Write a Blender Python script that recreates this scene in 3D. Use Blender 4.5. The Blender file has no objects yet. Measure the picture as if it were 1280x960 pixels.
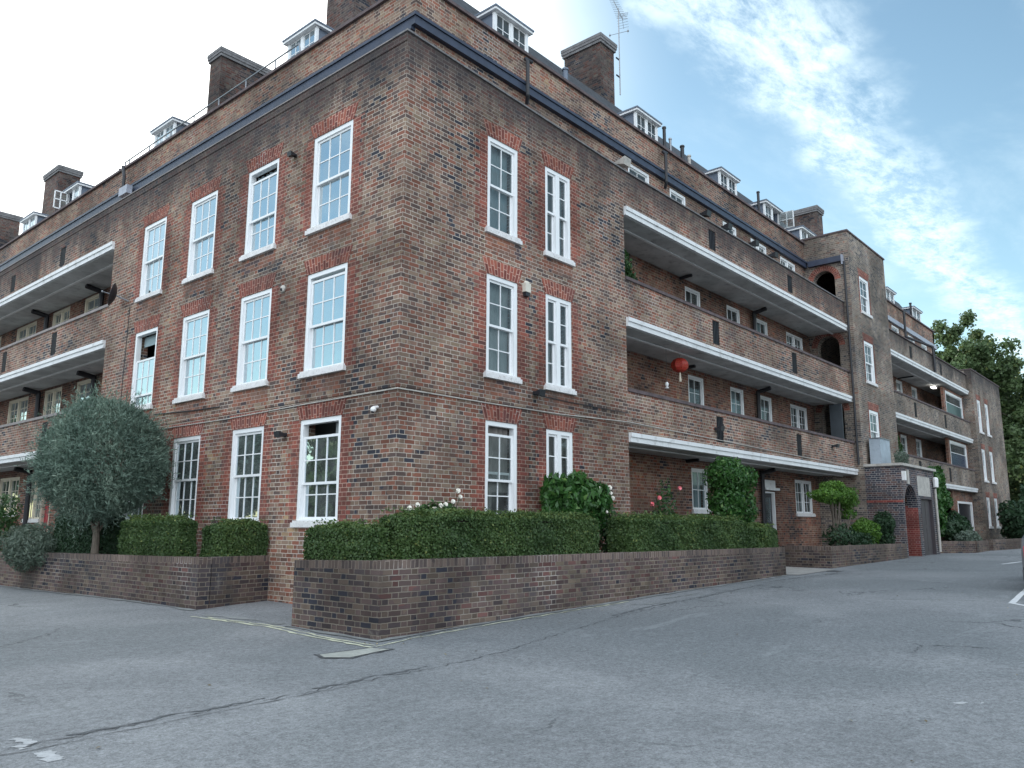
import bpy, math, random
import numpy as np
from mathutils import Vector
random.seed(7); rng = np.random.default_rng(11)
R = math.radians
scene = bpy.context.scene
COL = scene.collection

# ------------------------------------------------------------------ camera
YAW, PITCH, ROLL = .8538, .1753, .003
CAM = Vector((-8.4343, -9.8042, 1.4679))
fw = Vector((math.sin(YAW)*math.cos(PITCH), math.cos(YAW)*math.cos(PITCH), math.sin(PITCH)))
cd = bpy.data.cameras.new('camera'); cam = bpy.data.objects.new('camera', cd); COL.objects.link(cam)
cam.location = CAM
q = fw.to_track_quat('-Z', 'Y')
from mathutils import Quaternion
cam.rotation_mode = 'QUATERNION'
cam.rotation_quaternion = Quaternion(fw, -ROLL) @ q
cd.sensor_width = 36; cd.lens = 1002.83/1280*36; cd.clip_start = .05; cd.clip_end = 2000
scene.camera = cam

# ------------------------------------------------------------------ node helpers
class NT:
    def __init__(s, mat): s.t = mat.node_tree; s.n = s.t.nodes; s.l = s.t.links
    def node(s, ty, **kw):
        n = s.n.new(ty)
        for k, v in kw.items(): setattr(n, k, v)
        return n
    def setin(s, n, i, v):
        if v is None: return
        if hasattr(v, 'is_output') or isinstance(v, bpy.types.NodeSocket): s.l.new(v, n.inputs[i])
        else: n.inputs[i].default_value = v
    def math(s, op, a, b=None, c=None, clamp=False):
        n = s.node('ShaderNodeMath', operation=op); n.use_clamp = clamp
        s.setin(n, 0, a); s.setin(n, 1, b); s.setin(n, 2, c); return n.outputs[0]
    def ramp(s, f, stops, interp='LINEAR'):
        n = s.node('ShaderNodeValToRGB'); cr = n.color_ramp; cr.interpolation = interp
        while len(cr.elements) > 1: cr.elements.remove(cr.elements[-1])
        for i, (p, c) in enumerate(stops):
            e = cr.elements[0] if i == 0 else cr.elements.new(p)
            e.position = p; e.color = (*c, 1) if len(c) == 3 else c
        s.setin(n, 0, f); return n.outputs[0]
    def mix(s, f, a, b, mode='MIX'):
        n = s.node('ShaderNodeMix', data_type='RGBA', blend_type=mode)
        s.setin(n, 0, f)
        for i, v in ((6, a), (7, b)):
            if isinstance(v, tuple) and len(v) == 3: v = (*v, 1)
            s.setin(n, i, v)
        return n.outputs[2]
    def noise(s, vec, scale, detail=3, rough=.55, dist=0, out=0):
        n = s.node('ShaderNodeTexNoise'); s.setin(n, 'Vector', vec)
        n.inputs['Scale'].default_value = scale; n.inputs['Detail'].default_value = detail
        n.inputs['Roughness'].default_value = rough; n.inputs['Distortion'].default_value = dist
        return n.outputs[out]
    def mrange(s, v, a, b, c=0, d=1, smooth=True):
        n = s.node('ShaderNodeMapRange'); n.interpolation_type = 'SMOOTHSTEP' if smooth else 'LINEAR'
        s.setin(n, 0, v)
        for i, x in ((1, a), (2, b), (3, c), (4, d)): n.inputs[i].default_value = x
        return n.outputs[0]
    def obj(s): return s.node('ShaderNodeTexCoord').outputs['Object']
    def geo(s): return s.node('ShaderNodeNewGeometry').outputs['Position']
    def uv(s): return s.node('ShaderNodeTexCoord').outputs['UV']
    def bsdf(s): return s.n['Principled BSDF']

def newmat(name):
    m = bpy.data.materials.new(name); m.use_nodes = True
    return m, NT(m)

def plain(name, col, rough=.6, var=.15, scale=3., metal=0, spec=.5, dirt=None, dirtamt=.5, bump=0, streak=False):
    m, t = newmat(name); b = t.bsdf()
    p = t.geo()
    n = t.noise(p, scale, 5)
    lo = tuple(c*(1-var) for c in col); hi = tuple(min(1, c*(1+var)) for c in col)
    c = t.ramp(n, [(.3, lo), (.7, hi)])
    if dirt:
        pv = p
        if streak:
            mp = t.node('ShaderNodeMapping'); t.setin(mp, 0, p); mp.inputs['Scale'].default_value = (1, 1, .15); pv = mp.outputs[0]
        d = t.noise(pv, scale*3.1, 6, .7)
        c = t.mix(t.mrange(d, .5, .72, 0, dirtamt), c, dirt)
    t.l.new(c, b.inputs['Base Color'])
    b.inputs['Roughness'].default_value = rough; b.inputs['Metallic'].default_value = metal
    b.inputs['Specular IOR Level'].default_value = spec
    if bump:
        bn = t.node('ShaderNodeBump'); bn.inputs['Strength'].default_value = bump; bn.inputs['Distance'].default_value = .01
        t.l.new(t.noise(p, scale*8, 6, .7), bn.inputs['Height']); t.l.new(bn.outputs[0], b.inputs['Normal'])
    return m

def brick(name, stops, mortar, mort=.0055, soot=None, stain=.35, swap=False, header=True, bright=.22, mvar=.3, efflo=0, repoint=.75):
    """Flemish bond from the UV map, which is in metres"""
    stops = [(p, (c[0]*1.09, c[1]*1.09, c[2]*1.13)) for p, c in stops]; mortar = tuple(x*1.45 for x in mortar)
    m, t = newmat(name); b = t.bsdf()
    uvn = t.uv(); pos = t.geo()
    wob = t.node('ShaderNodeVectorMath', operation='SCALE'); 
    sub = t.node('ShaderNodeVectorMath', operation='SUBTRACT')
    t.l.new(t.noise(pos, 9, 3, out=1), sub.inputs[0]); sub.inputs[1].default_value = (.5, .5, .5)
    t.l.new(sub.outputs[0], wob.inputs[0]); wob.inputs['Scale'].default_value = .012
    add = t.node('ShaderNodeVectorMath', operation='ADD'); t.l.new(uvn, add.inputs[0]); t.l.new(wob.outputs[0], add.inputs[1])
    sp = t.node('ShaderNodeSeparateXYZ'); t.l.new(add.outputs[0], sp.inputs[0])
    U, V = (sp.outputs[1], sp.outputs[0]) if swap else (sp.outputs[0], sp.outputs[1])
    rv = t.math('DIVIDE', V, .075); row = t.math('FLOOR', rv); fv = t.math('FRACT', rv)
    if header:
        par = t.math('MODULO', t.math('ABSOLUTE', row), 2)
        uo = t.math('ADD', t.math('DIVIDE', U, .3375), t.math('MULTIPLY', par, .5))
        c = t.math('FLOOR', uo); fu = t.math('FRACT', uo)
        ish = t.math('GREATER_THAN', fu, .6667)
        bid = t.math('ADD', t.math('MULTIPLY', c, 2), ish)
        du = t.math('MULTIPLY', t.math('MINIMUM', t.math('MINIMUM', fu, t.math('SUBTRACT', 1, fu)), t.math('ABSOLUTE', t.math('SUBTRACT', fu, .6667))), .3375)
    else:
        par = t.math('MODULO', t.math('ABSOLUTE', row), 2)
        uo = t.math('ADD', t.math('DIVIDE', U, .225), t.math('MULTIPLY', par, .5))
        bid = t.math('FLOOR', uo); fu = t.math('FRACT', uo)
        du = t.math('MULTIPLY', t.math('MINIMUM', fu, t.math('SUBTRACT', 1, fu)), .225)
    dv = t.math('MULTIPLY', t.math('MINIMUM', fv, t.math('SUBTRACT', 1, fv)), .075)
    d = t.math('MINIMUM', du, dv)
    mask = t.mrange(d, mort-.002, mort+.002, 1, 0)          # 1 = mortar
    cx = t.node('ShaderNodeCombineXYZ'); t.setin(cx, 0, bid); t.setin(cx, 1, row)
    wn = t.node('ShaderNodeTexWhiteNoise', noise_dimensions='2D'); t.l.new(cx.outputs[0], wn.inputs['Vector'])
    cx2 = t.node('ShaderNodeCombineXYZ'); t.setin(cx2, 0, row); t.setin(cx2, 1, t.math('ADD', bid, 31.7))
    wn2 = t.node('ShaderNodeTexWhiteNoise', noise_dimensions='2D'); t.l.new(cx2.outputs[0], wn2.inputs['Vector'])
    # clusters: large noise shifts which brick colours dominate
    big = t.noise(pos, .55, 4, .6)
    sel = t.math('ADD', t.math('MULTIPLY', wn.outputs[0], .60), t.math('MULTIPLY', t.mrange(big, .32, .68), .40))
    col = t.ramp(sel, stops, 'CONSTANT')
    val = t.math('ADD', 1-bright, t.math('MULTIPLY', wn2.outputs[0], 2*bright))
    grit = t.math('ADD', .8, t.math('MULTIPLY', t.noise(pos, 60, 4, .7), .4))
    vm = t.node('ShaderNodeVectorMath', operation='SCALE'); t.l.new(col, vm.inputs[0]); t.setin(vm, 'Scale', t.math('MULTIPLY', val, grit))
    mvn = t.noise(pos, 1.3, 5, .65)
    rp = t.noise(pos, .7, 4, .6, .3)
    mcol = t.mix(t.mrange(mvn, .3, .7), tuple(x*(1-mvar) for x in mortar), tuple(min(1, x*(1+mvar*.6)) for x in mortar))
    mcol = t.mix(t.mrange(rp, .58, .68, 0, repoint), mcol, (.50, .47, .45))
    c = t.mix(mask, vm.outputs[0], mcol)
    tone = t.noise(pos, .42, 4, .62, .5)
    tv = t.node('ShaderNodeVectorMath', operation='SCALE'); t.l.new(c, tv.inputs[0]); t.setin(tv, 'Scale', t.mrange(tone, .32, .68, .60, 1.32)); c = tv.outputs[0]
    blu = t.noise(pos, .8, 3, .6); c = t.mix(t.math('MULTIPLY', t.mrange(blu, .60, .72, 0, .55), t.math('SUBTRACT', 1, mask)), c, (.05, .055, .07))
    buf = t.noise(t.obj(), 1.1, 3, .6); c = t.mix(t.mrange(buf, .66, .76, 0, .35), c, (.27, .21, .15))
    # weathering
    st = t.noise(pos, .9, 6, .68, .6)
    c = t.mix(t.mrange(st, .48, .75, 0, stain), c, (.075, .066, .062))
    if efflo:
        e2 = t.noise(pos, 1.7, 6, .7, .4)
        c = t.mix(t.mrange(e2, .62, .75, 0, efflo), c, (.42, .39, .34))
    if soot:
        z0, z1, amt = soot
        mp = t.node('ShaderNodeMapping'); t.l.new(pos, mp.inputs[0]); mp.inputs['Scale'].default_value = (1, 1, .3)
        sn = t.noise(mp.outputs[0], 1.6, 6, .7)
        zz = t.node('ShaderNodeSeparateXYZ'); t.l.new(pos, zz.inputs[0])
        h = t.math('ADD', zz.outputs[2], t.math('MULTIPLY', t.math('SUBTRACT', sn, .5), 2.2))
        c = t.mix(t.mrange(h, z0, z1, 0, amt), c, (.035, .033, .038))
    t.l.new(c, b.inputs['Base Color']); b.inputs['Roughness'].default_value = .88
    b.inputs['Specular IOR Level'].default_value = .25
    bn = t.node('ShaderNodeBump'); bn.inputs['Strength'].default_value = .7; bn.inputs['Distance'].default_value = .012
    hgt = t.math('ADD', t.math('SUBTRACT', 1, mask), t.math('MULTIPLY', t.noise(pos, 45, 3, .7), .5))
    t.l.new(hgt, bn.inputs['Height']); t.l.new(bn.outputs[0], b.inputs['Normal'])
    return m

STK = [(0, (.035, .036, .045)), (.13, (.085, .060, .052)), (.28, (.165, .098, .072)), (.42, (.19, .132, .095)), (.55, (.185, .078, .052)), (.68, (.125, .075, .058)), (.78, (.215, .155, .105)), (.88, (.235, .098, .060)), (.95, (.28, .19, .11))]
STKGREY = [(0, (.05, .05, .055)), (.15, (.10, .09, .085)), (.34, (.165, .14, .115)), (.55, (.19, .155, .125)), (.7, (.16, .105, .085)), (.82, (.21, .17, .13)), (.93, (.20, .10, .07))]
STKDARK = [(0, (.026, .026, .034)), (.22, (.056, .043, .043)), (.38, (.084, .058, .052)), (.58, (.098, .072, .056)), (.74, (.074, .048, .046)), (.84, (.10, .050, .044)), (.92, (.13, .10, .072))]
MAT = {}
MAT['brick'] = brick('stock_brick', STK, (.33, .29, .25), soot=(8.7, 9.9, .76))
MAT['brick_warm'] = brick('warm_stock_brick', [(0, (.07, .05, .05)), (.2, (.16, .085, .06)), (.45, (.20, .085, .055)), (.7, (.17, .10, .075)), (.88, (.22, .10, .06))], (.27, .21, .18), stain=.92)
MAT['brick_up'] = brick('upper_stock_brick', STK, (.30, .25, .21), bright=.18, stain=.5)
MAT['brick_tower'] = brick('tower_brick', STKGREY, (.29, .25, .21))
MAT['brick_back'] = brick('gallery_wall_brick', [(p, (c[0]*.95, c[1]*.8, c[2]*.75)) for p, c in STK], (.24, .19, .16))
MAT['brick_end'] = brick('end_block_brick', STKGREY, (.27, .23, .19), soot=(8.9, 10.0, .75))
MAT['brick_porch'] = brick('porch_brick', [(0, (.035, .038, .05)), (.35, (.06, .055, .065)), (.6, (.10, .068, .065)), (.85, (.13, .08, .07))], (.26, .25, .24), efflo=.35)
MAT['brick_chim'] = brick('chimney_brick', [(p, (c[0]*.5, c[1]*.56, c[2]*.66)) for p, c in STK], (.10, .09, .085), stain=.8)
MAT['red'] = brick('red_rubbed_brick', [(0, (.19, .060, .045)), (.3, (.15, .055, .043)), (.6, (.22, .072, .050)), (.85, (.11, .050, .042))], (.30, .20, .16), stain=.45, bright=.16)
MAT['redlintel'] = brick('red_lintel_brick', [(0, (.20, .058, .042)), (.3, (.15, .048, .038)), (.6, (.235, .075, .050)), (.85, (.12, .045, .038))], (.33, .20, .16), swap=True, stain=.4, bright=.2, mort=.0065)
MAT['reddark'] = brick('red_porch_brick', [(0, (.19, .045, .04)), (.4, (.22, .06, .05)), (.8, (.14, .04, .038))], (.30, .17, .14), stain=.2)
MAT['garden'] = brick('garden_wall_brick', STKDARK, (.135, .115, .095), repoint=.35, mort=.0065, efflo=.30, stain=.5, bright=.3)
MAT['gardencap'] = brick('garden_wall_cap_brick', [(0, (.075, .058, .052)), (.4, (.115, .085, .070)), (.8, (.09, .064, .058))], (.16, .13, .11), swap=True, header=False, stain=.4)
MAT['coping'] = plain('dark_brick_coping', (.10, .075, .078), .85, .3, 5, dirt=(.05, .045, .05))
MAT['sootcap'] = plain('sooty_stone_coping', (.16, .155, .16), .8, .3, 5, dirt=(.05, .05, .055), dirtamt=.8)
MAT['palecoping'] = plain('skylit_pale_worn_coping', (.24, .215, .21), .8, .2, 5, dirt=(.10, .09, .09))  # worn coping; its paleness paints in sky reflected on the left wing
MAT['stonecap'] = plain('pale_stone_coping', (.42, .40, .37), .8, .2, 5, dirt=(.15, .14, .13))
MAT['white'] = plain('white_gloss_paint', (.74, .75, .76), .4, .05, 2, dirt=(.36, .33, .30), dirtamt=.45)
MAT['white2'] = plain('white_frame_paint', (.78, .79, .80), .35, .03, 2)
MAT['cream'] = plain('cream_frame_paint', (.62, .56, .45), .45, .06, 2)
MAT['sillw'] = plain('worn_white_sill', (.68, .67, .67), .6, .1, 8, dirt=(.28, .24, .22), dirtamt=.75)
MAT['band'] = plain('worn_white_slab_edge', (.68, .69, .70), .55, .08, 1.2, dirt=(.30, .30, .30), dirtamt=.55)
MAT['soffit'] = plain('grey_painted_soffit', (.50, .51, .50), .8, .22, 1.3, dirt=(.12, .12, .12), dirtamt=.5)
MAT['soffline'] = plain('pale_soffit_bead', (.70, .70, .69), .7, .1, 3)
MAT['navy'] = plain('navy_gutter_paint', (.030, .040, .070), .5, .25, 4)
MAT['greygut'] = plain('pale_grey_gutter_paint', (.30, .32, .38), .5, .15, 4)
MAT['black'] = plain('black_iron', (.016, .017, .022), .5, .2, 8)
MAT['steel'] = plain('galvanised_steel', (.25, .26, .28), .45, .1, 8, metal=.7)
MAT['slate'] = plain('roof_slate', (.045, .048, .055), .7, .35, 6, dirt=(.02, .02, .02), bump=.5)
MAT['lead'] = plain('lead_sheet', (.13, .16, .21), .6, .15, 3)
MAT['dark'] = plain('dark_interior', (.028, .028, .03), .9, .1, 1)
MAT['room'] = plain('dim_room_wall', (.20, .21, .205), .9, .2, .8)
MAT['concrete'] = plain('concrete', (.30, .29, .275), .85, .2, 4, dirt=(.14, .13, .12), bump=.3)
MAT['soil'] = plain('soil', (.035, .026, .02), .95, .3, 8, bump=.5)
MAT['bark'] = plain('bark', (.12, .10, .08), .9, .3, 12, bump=.8)
MAT['wooddoor'] = plain('grey_brown_door_paint', (.045, .036, .042), .6, .15, 3)
MAT['reddoor'] = plain('red_door_paint', (.32, .016, .03), .4, .1, 3)
MAT['blackdoor'] = plain('black_door_paint', (.012, .014, .02), .35, .1, 3)
MAT['maroon'] = plain('maroon_door_paint', (.12, .035, .04), .5, .1, 3)
MAT['teal'] = plain('dark_teal_panel', (.015, .07, .075), .3, .2, 3)
MAT['bluep'] = plain('dark_blue_panel', (.02, .04, .08), .25, .2, 3)
MAT['greyp'] = plain('grey_blue_sheet', (.34, .40, .46), .6, .12, 3, dirt=(.16, .19, .22))
MAT['screen'] = plain('grey_green_door', (.045, .055, .065), .5, .15, 3)
MAT['alarm'] = plain('cream_plastic', (.62, .58, .50), .5, .05, 8)
MAT['whitep'] = plain('white_plastic', (.75, .75, .75), .4, .03, 8)
MAT['redp'] = plain('red_lantern_silk', (.34, .018, .015), .5, .25, 14, dirt=(.55, .25, .05), dirtamt=.8)
MAT['paint'] = plain('worn_road_paint', (.40, .41, .42), .8, .15, 14, dirt=(.17, .18, .19), dirtamt=.95)
MAT['bright_paint'] = plain('white_bay_paint', (.62, .63, .64), .75, .1, 8, dirt=(.2, .21, .22), dirtamt=.6)
MAT['ypaint'] = plain('worn_pale_yellow_paint', (.55, .56, .42), .8, .1, 6, dirt=(.13, .13, .13), dirtamt=.9)
MAT['tar'] = plain('tar_joint', (.060, .064, .070), .75, .3, 10)
MAT['sealed'] = plain('darker_reseal', (.095, .103, .11), .85, .3, 18, dirt=(.17, .18, .19), dirtamt=.9, bump=.5)
MAT['palepatch'] = plain('pale_concrete_patch', (.32, .33, .30), .9, .2, 6, dirt=(.18, .18, .18), dirtamt=.8)
MAT['haunch'] = plain('pale_mortar_haunch', (.20, .21, .21), .9, .25, 4, dirt=(.09, .10, .10), dirtamt=.85)

def curtain_mat(name, col, trans=.3):
    m, t = newmat(name); b = t.bsdf()
    sp = t.node('ShaderNodeSeparateXYZ'); t.l.new(t.geo(), sp.inputs[0])
    b.inputs['Base Color'].default_value = (*col, 1); b.inputs['Roughness'].default_value = .9
    return m
MAT['sheer'] = curtain_mat('white_net_curtain', (.27, .34, .37))
MAT['beige'] = curtain_mat('beige_curtain', (.26, .235, .22))
MAT['greyc'] = curtain_mat('grey_curtain', (.30, .33, .335))
MAT['blind'] = curtain_mat('white_roller_blind', (.29, .38, .40))

def glass_mat():
    m, t = newmat('old_window_glass')
    t.n.remove(t.bsdf()); out = t.n['Material Output']
    g = t.node('ShaderNodeBsdfGlossy'); g.inputs['Roughness'].default_value = .015; g.inputs['Color'].default_value = (.52, .60, .64, 1)
    tr = t.node('ShaderNodeBsdfTransparent'); tr.inputs['Color'].default_value = (.84, .92, .92, 1)
    fr = t.node('ShaderNodeFresnel'); fr.inputs['IOR'].default_value = 1.5
    f = t.math('ADD', t.math('MULTIPLY', fr.outputs[0], 1.05), .02, clamp=True)
    bn = t.node('ShaderNodeBump'); bn.inputs['Strength'].default_value = .08; bn.inputs['Distance'].default_value = .02
    t.l.new(t.noise(t.geo(), 3.5, 2), bn.inputs['Height']); t.l.new(bn.outputs[0], g.inputs['Normal'])
    mx = t.node('ShaderNodeMixShader'); t.l.new(f, mx.inputs[0]); t.l.new(tr.outputs[0], mx.inputs[1]); t.l.new(g.outputs[0], mx.inputs[2])
    df = t.node('ShaderNodeBsdfDiffuse'); df.inputs['Color'].default_value = (.40, .43, .43, 1)
    m2 = t.node('ShaderNodeMixShader'); t.l.new(t.mrange(t.noise(t.geo(), 2.3, 5, .65), .3, .7, .06, .19), m2.inputs[0])
    t.l.new(mx.outputs[0], m2.inputs[1]); t.l.new(df.outputs[0], m2.inputs[2]); t.l.new(m2.outputs[0], out.inputs['Surface'])
    return m
MAT['glass'] = glass_mat()

def leaf_mat(name, a, b_, c3=None, rough=.5, tr=.25):
    m, t = newmat(name); b = t.bsdf(); out = t.n['Material Output']
    at = t.node('ShaderNodeAttribute', attribute_name='var')
    stops = [(0, a), (.75, b_)] + ([(1, c3)] if c3 else [])
    c = t.ramp(at.outputs['Fac'], stops)
    t.l.new(c, b.inputs['Base Color']); b.inputs['Roughness'].default_value = rough; b.inputs['Specular IOR Level'].default_value = .35
    tl = t.node('ShaderNodeBsdfTranslucent'); t.l.new(c, tl.inputs['Color'])
    mx = t.node('ShaderNodeMixShader'); mx.inputs[0].default_value = tr
    t.l.new(b.outputs[0], mx.inputs[1]); t.l.new(tl.outputs[0], mx.inputs[2]); t.l.new(mx.outputs[0], out.inputs['Surface'])
    return m
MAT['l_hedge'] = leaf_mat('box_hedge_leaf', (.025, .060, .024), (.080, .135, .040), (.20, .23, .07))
MAT['l_olive'] = leaf_mat('grey_green_narrow_leaf', (.07, .12, .095), (.18, .255, .20), (.36, .43, .34))
MAT['l_lav'] = leaf_mat('grey_lavender_leaf', (.06, .09, .07), (.12, .16, .12), (.16, .20, .15))
MAT['l_rose'] = leaf_mat('rose_leaf', (.02, .06, .02), (.05, .11, .035), (.11, .17, .05))
MAT['l_laurel'] = leaf_mat('laurel_leaf', (.02, .07, .018), (.05, .13, .03), (.13, .23, .06), rough=.35)
MAT['l_lime'] = leaf_mat('lime_conifer_leaf', (.04, .11, .018), (.09, .19, .025), (.15, .27, .04))
MAT['l_dark'] = leaf_mat('dark_shrub_leaf', (.015, .04, .02), (.035, .075, .035), (.07, .11, .05))
MAT['l_tree'] = leaf_mat('plane_tree_leaf', (.055, .10, .045), (.115, .17, .065), (.24, .26, .08), tr=.35)
MAT['l_fallen'] = leaf_mat('dry_fallen_leaf', (.10, .075, .04), (.22, .17, .08), (.35, .30, .18))
MAT['petal_w'] = plain('white_rose_petal', (.80, .77, .70), .6, .05, 20)
MAT['petal_p'] = plain('pink_rose_petal', (.80, .22, .25), .6, .12, 20)

# ------------------------------------------------------------------ mesh helpers
def wuv(pts):
    a = Vector(pts[1]) - Vector(pts[0]); b = Vector(pts[2]) - Vector(pts[0]); n = a.cross(b)
    ax, ay, az = abs(n.x), abs(n.y), abs(n.z)
    if az >= ax and az >= ay: return [(p[0], p[1]) for p in pts]
    if ax > ay: return [(p[1], p[2]) for p in pts]
    return [(p[0], p[2]) for p in pts]

class M:
    def __init__(s): s.v = []; s.f = []; s.uv = []; s.sm = False
    def poly(s, pts, uv=None):
        i = len(s.v); s.v += [tuple(p) for p in pts]; s.f.append(tuple(range(i, i+len(pts))))
        s.uv += list(uv) if uv else wuv(pts)
    def box(s, x0, x1, y0, y1, z0, z1, skip=''):
        if x0 > x1: x0, x1 = x1, x0
        if y0 > y1: y0, y1 = y1, y0
        if z0 > z1: z0, z1 = z1, z0
        s.poly([(x0, y0, z0), (x1, y0, z0), (x1, y0, z1), (x0, y0, z1)])
        s.poly([(x1, y1, z0), (x0, y1, z0), (x0, y1, z1), (x1, y1, z1)])
        s.poly([(x0, y1, z0), (x0, y0, z0), (x0, y0, z1), (x0, y1, z1)])
        s.poly([(x1, y0, z0), (x1, y1, z0), (x1, y1, z1), (x1, y0, z1)])
        s.poly([(x0, y0, z1), (x1, y0, z1), (x1, y1, z1), (x0, y1, z1)])
        s.poly([(x0, y1, z0), (x1, y1, z0), (x1, y0, z0), (x0, y0, z0)])
    def tube(s, p0, p1, r0, r1=None, n=8, caps=True):
        r1 = r0 if r1 is None else r1
        p0, p1 = Vector(p0), Vector(p1); d = (p1-p0)
        if d.length < 1e-6: return
        d.normalize(); a = d.orthogonal().normalized(); b = d.cross(a)
        c0 = [p0 + (a*math.cos(k*2*math.pi/n) + b*math.sin(k*2*math.pi/n))*r0 for k in range(n)]
        c1 = [p1 + (a*math.cos(k*2*math.pi/n) + b*math.sin(k*2*math.pi/n))*r1 for k in range(n)]
        for k in range(n): s.poly([c0[k], c0[(k+1) % n], c1[(k+1) % n], c1[k]])
        if caps: s.poly(c0[::-1]); s.poly(c1)
    def path(s, pts, r, n=8):
        for a, b in zip(pts, pts[1:]): s.tube(a, b, r, r, n)
        for p in pts[1:-1]: s.ball(p, r*1.03, 6, 4)
    def ball(s, c, r, nu=10, nv=7, sc=(1, 1, 1)):
        c = Vector(c)
        P = lambda i, j: c + Vector((math.cos(i*2*math.pi/nu)*math.sin(j*math.pi/nv)*sc[0], math.sin(i*2*math.pi/nu)*math.sin(j*math.pi/nv)*sc[1], math.cos(j*math.pi/nv)*sc[2]))*r
        for j in range(nv):
            for i in range(nu):
                pts = [P(i, j), P(i, j+1), P(i+1, j+1), P(i+1, j)]
                if j == 0: pts = pts[:3]
                elif j == nv-1: pts = [pts[0], pts[1], pts[3]]
                s.poly(pts)
    def build(s, name, mat, parent=None, origin=(0, 0, 0), smooth=False):
        me = bpy.data.meshes.new(name); o = Vector(origin)
        me.from_pydata([tuple(Vector(p)-o) for p in s.v], [], s.f)
        ul = me.uv_layers.new(name='UVMap'); ul.data.foreach_set('uv', [c for t in s.uv for c in t])
        me.materials.append(MAT[mat] if isinstance(mat, str) else mat)
        if smooth:
            import bmesh
            bm = bmesh.new(); bm.from_mesh(me); bmesh.ops.remove_doubles(bm, verts=bm.verts, dist=1e-4); bm.to_mesh(me); bm.free()
            me.polygons.foreach_set('use_smooth', [True]*len(me.polygons))
        ob = bpy.data.objects.new(name, me); COL.objects.link(ob)
        if parent: ob.parent = parent; ob.location = o - (parent.matrix_basis.translation if parent.parent is None else Vector(parent['wo']))
        else: ob.location = o
        ob['wo'] = tuple(o)
        return ob

def thing(name, label, cat, loc=(0, 0, 0), group=None):
    o = bpy.data.objects.new(name, None); COL.objects.link(o); o.location = loc; o['wo'] = tuple(loc)
    o['label'] = label; o['category'] = cat
    if group: o['group'] = group
    return o
def tag(o, label, cat, group=None, kind=None):
    if label: o['label'] = label
    if cat: o['category'] = cat
    if group: o['group'] = group
    if kind: o['kind'] = kind
    return o
def struct(o): o['kind'] = 'structure'; return o

# a wall frame: axis 'x' = wall runs along x, its plane y = p, outside is -y; axis 'y' = runs along y, plane x = p, outside is -x
def W(axis, p):
    if axis == 'x': return lambda u, w, z: (u, p-w, z)
    return lambda u, w, z: (p-w, u, z)
def wbox(m, axis, p, u0, u1, w0, w1, z0, z1):
    if axis == 'x': m.box(u0, u1, p-w0, p-w1, z0, z1)
    else: m.box(p-w0, p-w1, u0, u1, z0, z1)

def wall(m, axis, p, u0, u1, z0, z1, holes=(), th=.33, ends=True, top=True):
    """a wall with thickness, rectangular holes (u0,u1,z0,z1) or arched ones (u0,u1,z0,z1,'arch')"""
    T = W(axis, p)
    us = sorted({u0, u1, *[h[0] for h in holes], *[h[1] for h in holes]}); zs = sorted({z0, z1, *[h[2] for h in holes], *[h[3] for h in holes]})
    us = [u for u in us if u0 <= u <= u1]; zs = [z for z in zs if z0 <= z <= z1]
    for i in range(len(us)-1):
        for j in range(len(zs)-1):
            cu, cz = (us[i]+us[i+1])/2, (zs[j]+zs[j+1])/2
            if any(h[0] < cu < h[1] and h[2] < cz < h[3] for h in holes): continue
            for w in (0, -th):
                m.poly([T(us[i], w, zs[j]), T(us[i+1], w, zs[j]), T(us[i+1], w, zs[j+1]), T(us[i], w, zs[j+1])])
    for h in holes:
        a, b, c, d = h[:4]
        if len(h) == 5:
            r = (b-a)/2; zc = d-r; uc = (a+b)/2; N = 16
            arc = [(uc-r*math.cos(math.pi*k/N), zc+r*math.sin(math.pi*k/N)) for k in range(N+1)]
            for w in (0, -th):
                for k in range(N):
                    cu = a if k < N/2 else b
                    m.poly([T(cu, w, d), T(arc[k][0], w, arc[k][1]), T(arc[k+1][0], w, arc[k+1][1])])
            for k in range(N):
                m.poly([T(arc[k][0], 0, arc[k][1]), T(arc[k+1][0], 0, arc[k+1][1]), T(arc[k+1][0], -th, arc[k+1][1]), T(arc[k][0], -th, arc[k][1])])
            d = zc
        else:
            m.poly([T(a, 0, d), T(b, 0, d), T(b, -th, d), T(a, -th, d)])
        m.poly([T(a, 0, c), T(a, 0, d), T(a, -th, d), T(a, -th, c)])
        m.poly([T(b, 0, c), T(b, 0, d), T(b, -th, d), T(b, -th, c)])
        m.poly([T(a, 0, c), T(b, 0, c), T(b, -th, c), T(a, -th, c)])
    if ends:
        for u in (u0, u1): m.poly([T(u, 0, z0), T(u, -th, z0), T(u, -th, z1), T(u, 0, z1)])
    if top: m.poly([T(u0, 0, z1), T(u1, 0, z1), T(u1, -th, z1), T(u0, -th, z1)])
    return m

# ------------------------------------------------------------------ ground
def gz(x, y):
    s = max(0., x+1.5); s = 26*(1-math.exp(-s/26.*1.15))/1.0 if s > 0 else 0
    g = .022 + .0235*min(s, 24)
    g += .08*math.exp(-((y-5)/4.)**2)*math.exp(-((x+.8)/2.2)**2)
    return g
def axis_pts(lo, hi, near, fine):
    a = [lo, -600, -300, -150, -80, -50]; 
    k = -36.
    while k < near: a.append(k); k += fine
    a += [near, near+20, near+60, near+150, near+400, hi]
    return sorted(set(a))
xs = axis_pts(-1500, 1500, 48, .75); ys = axis_pts(-1500, 1500, 24, .75)
gv = [(x, y, gz(x, y) if abs(x) < 400 else .5) for y in ys for x in xs]
nx = len(xs); gf = [(j*nx+i, j*nx+i+1, (j+1)*nx+i+1, (j+1)*nx+i) for j in range(len(ys)-1) for i in range(nx-1)]
me = bpy.data.meshes.new('ground'); me.from_pydata(gv, [], gf); me.polygons.foreach_set('use_smooth', [True]*len(gf))
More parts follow.
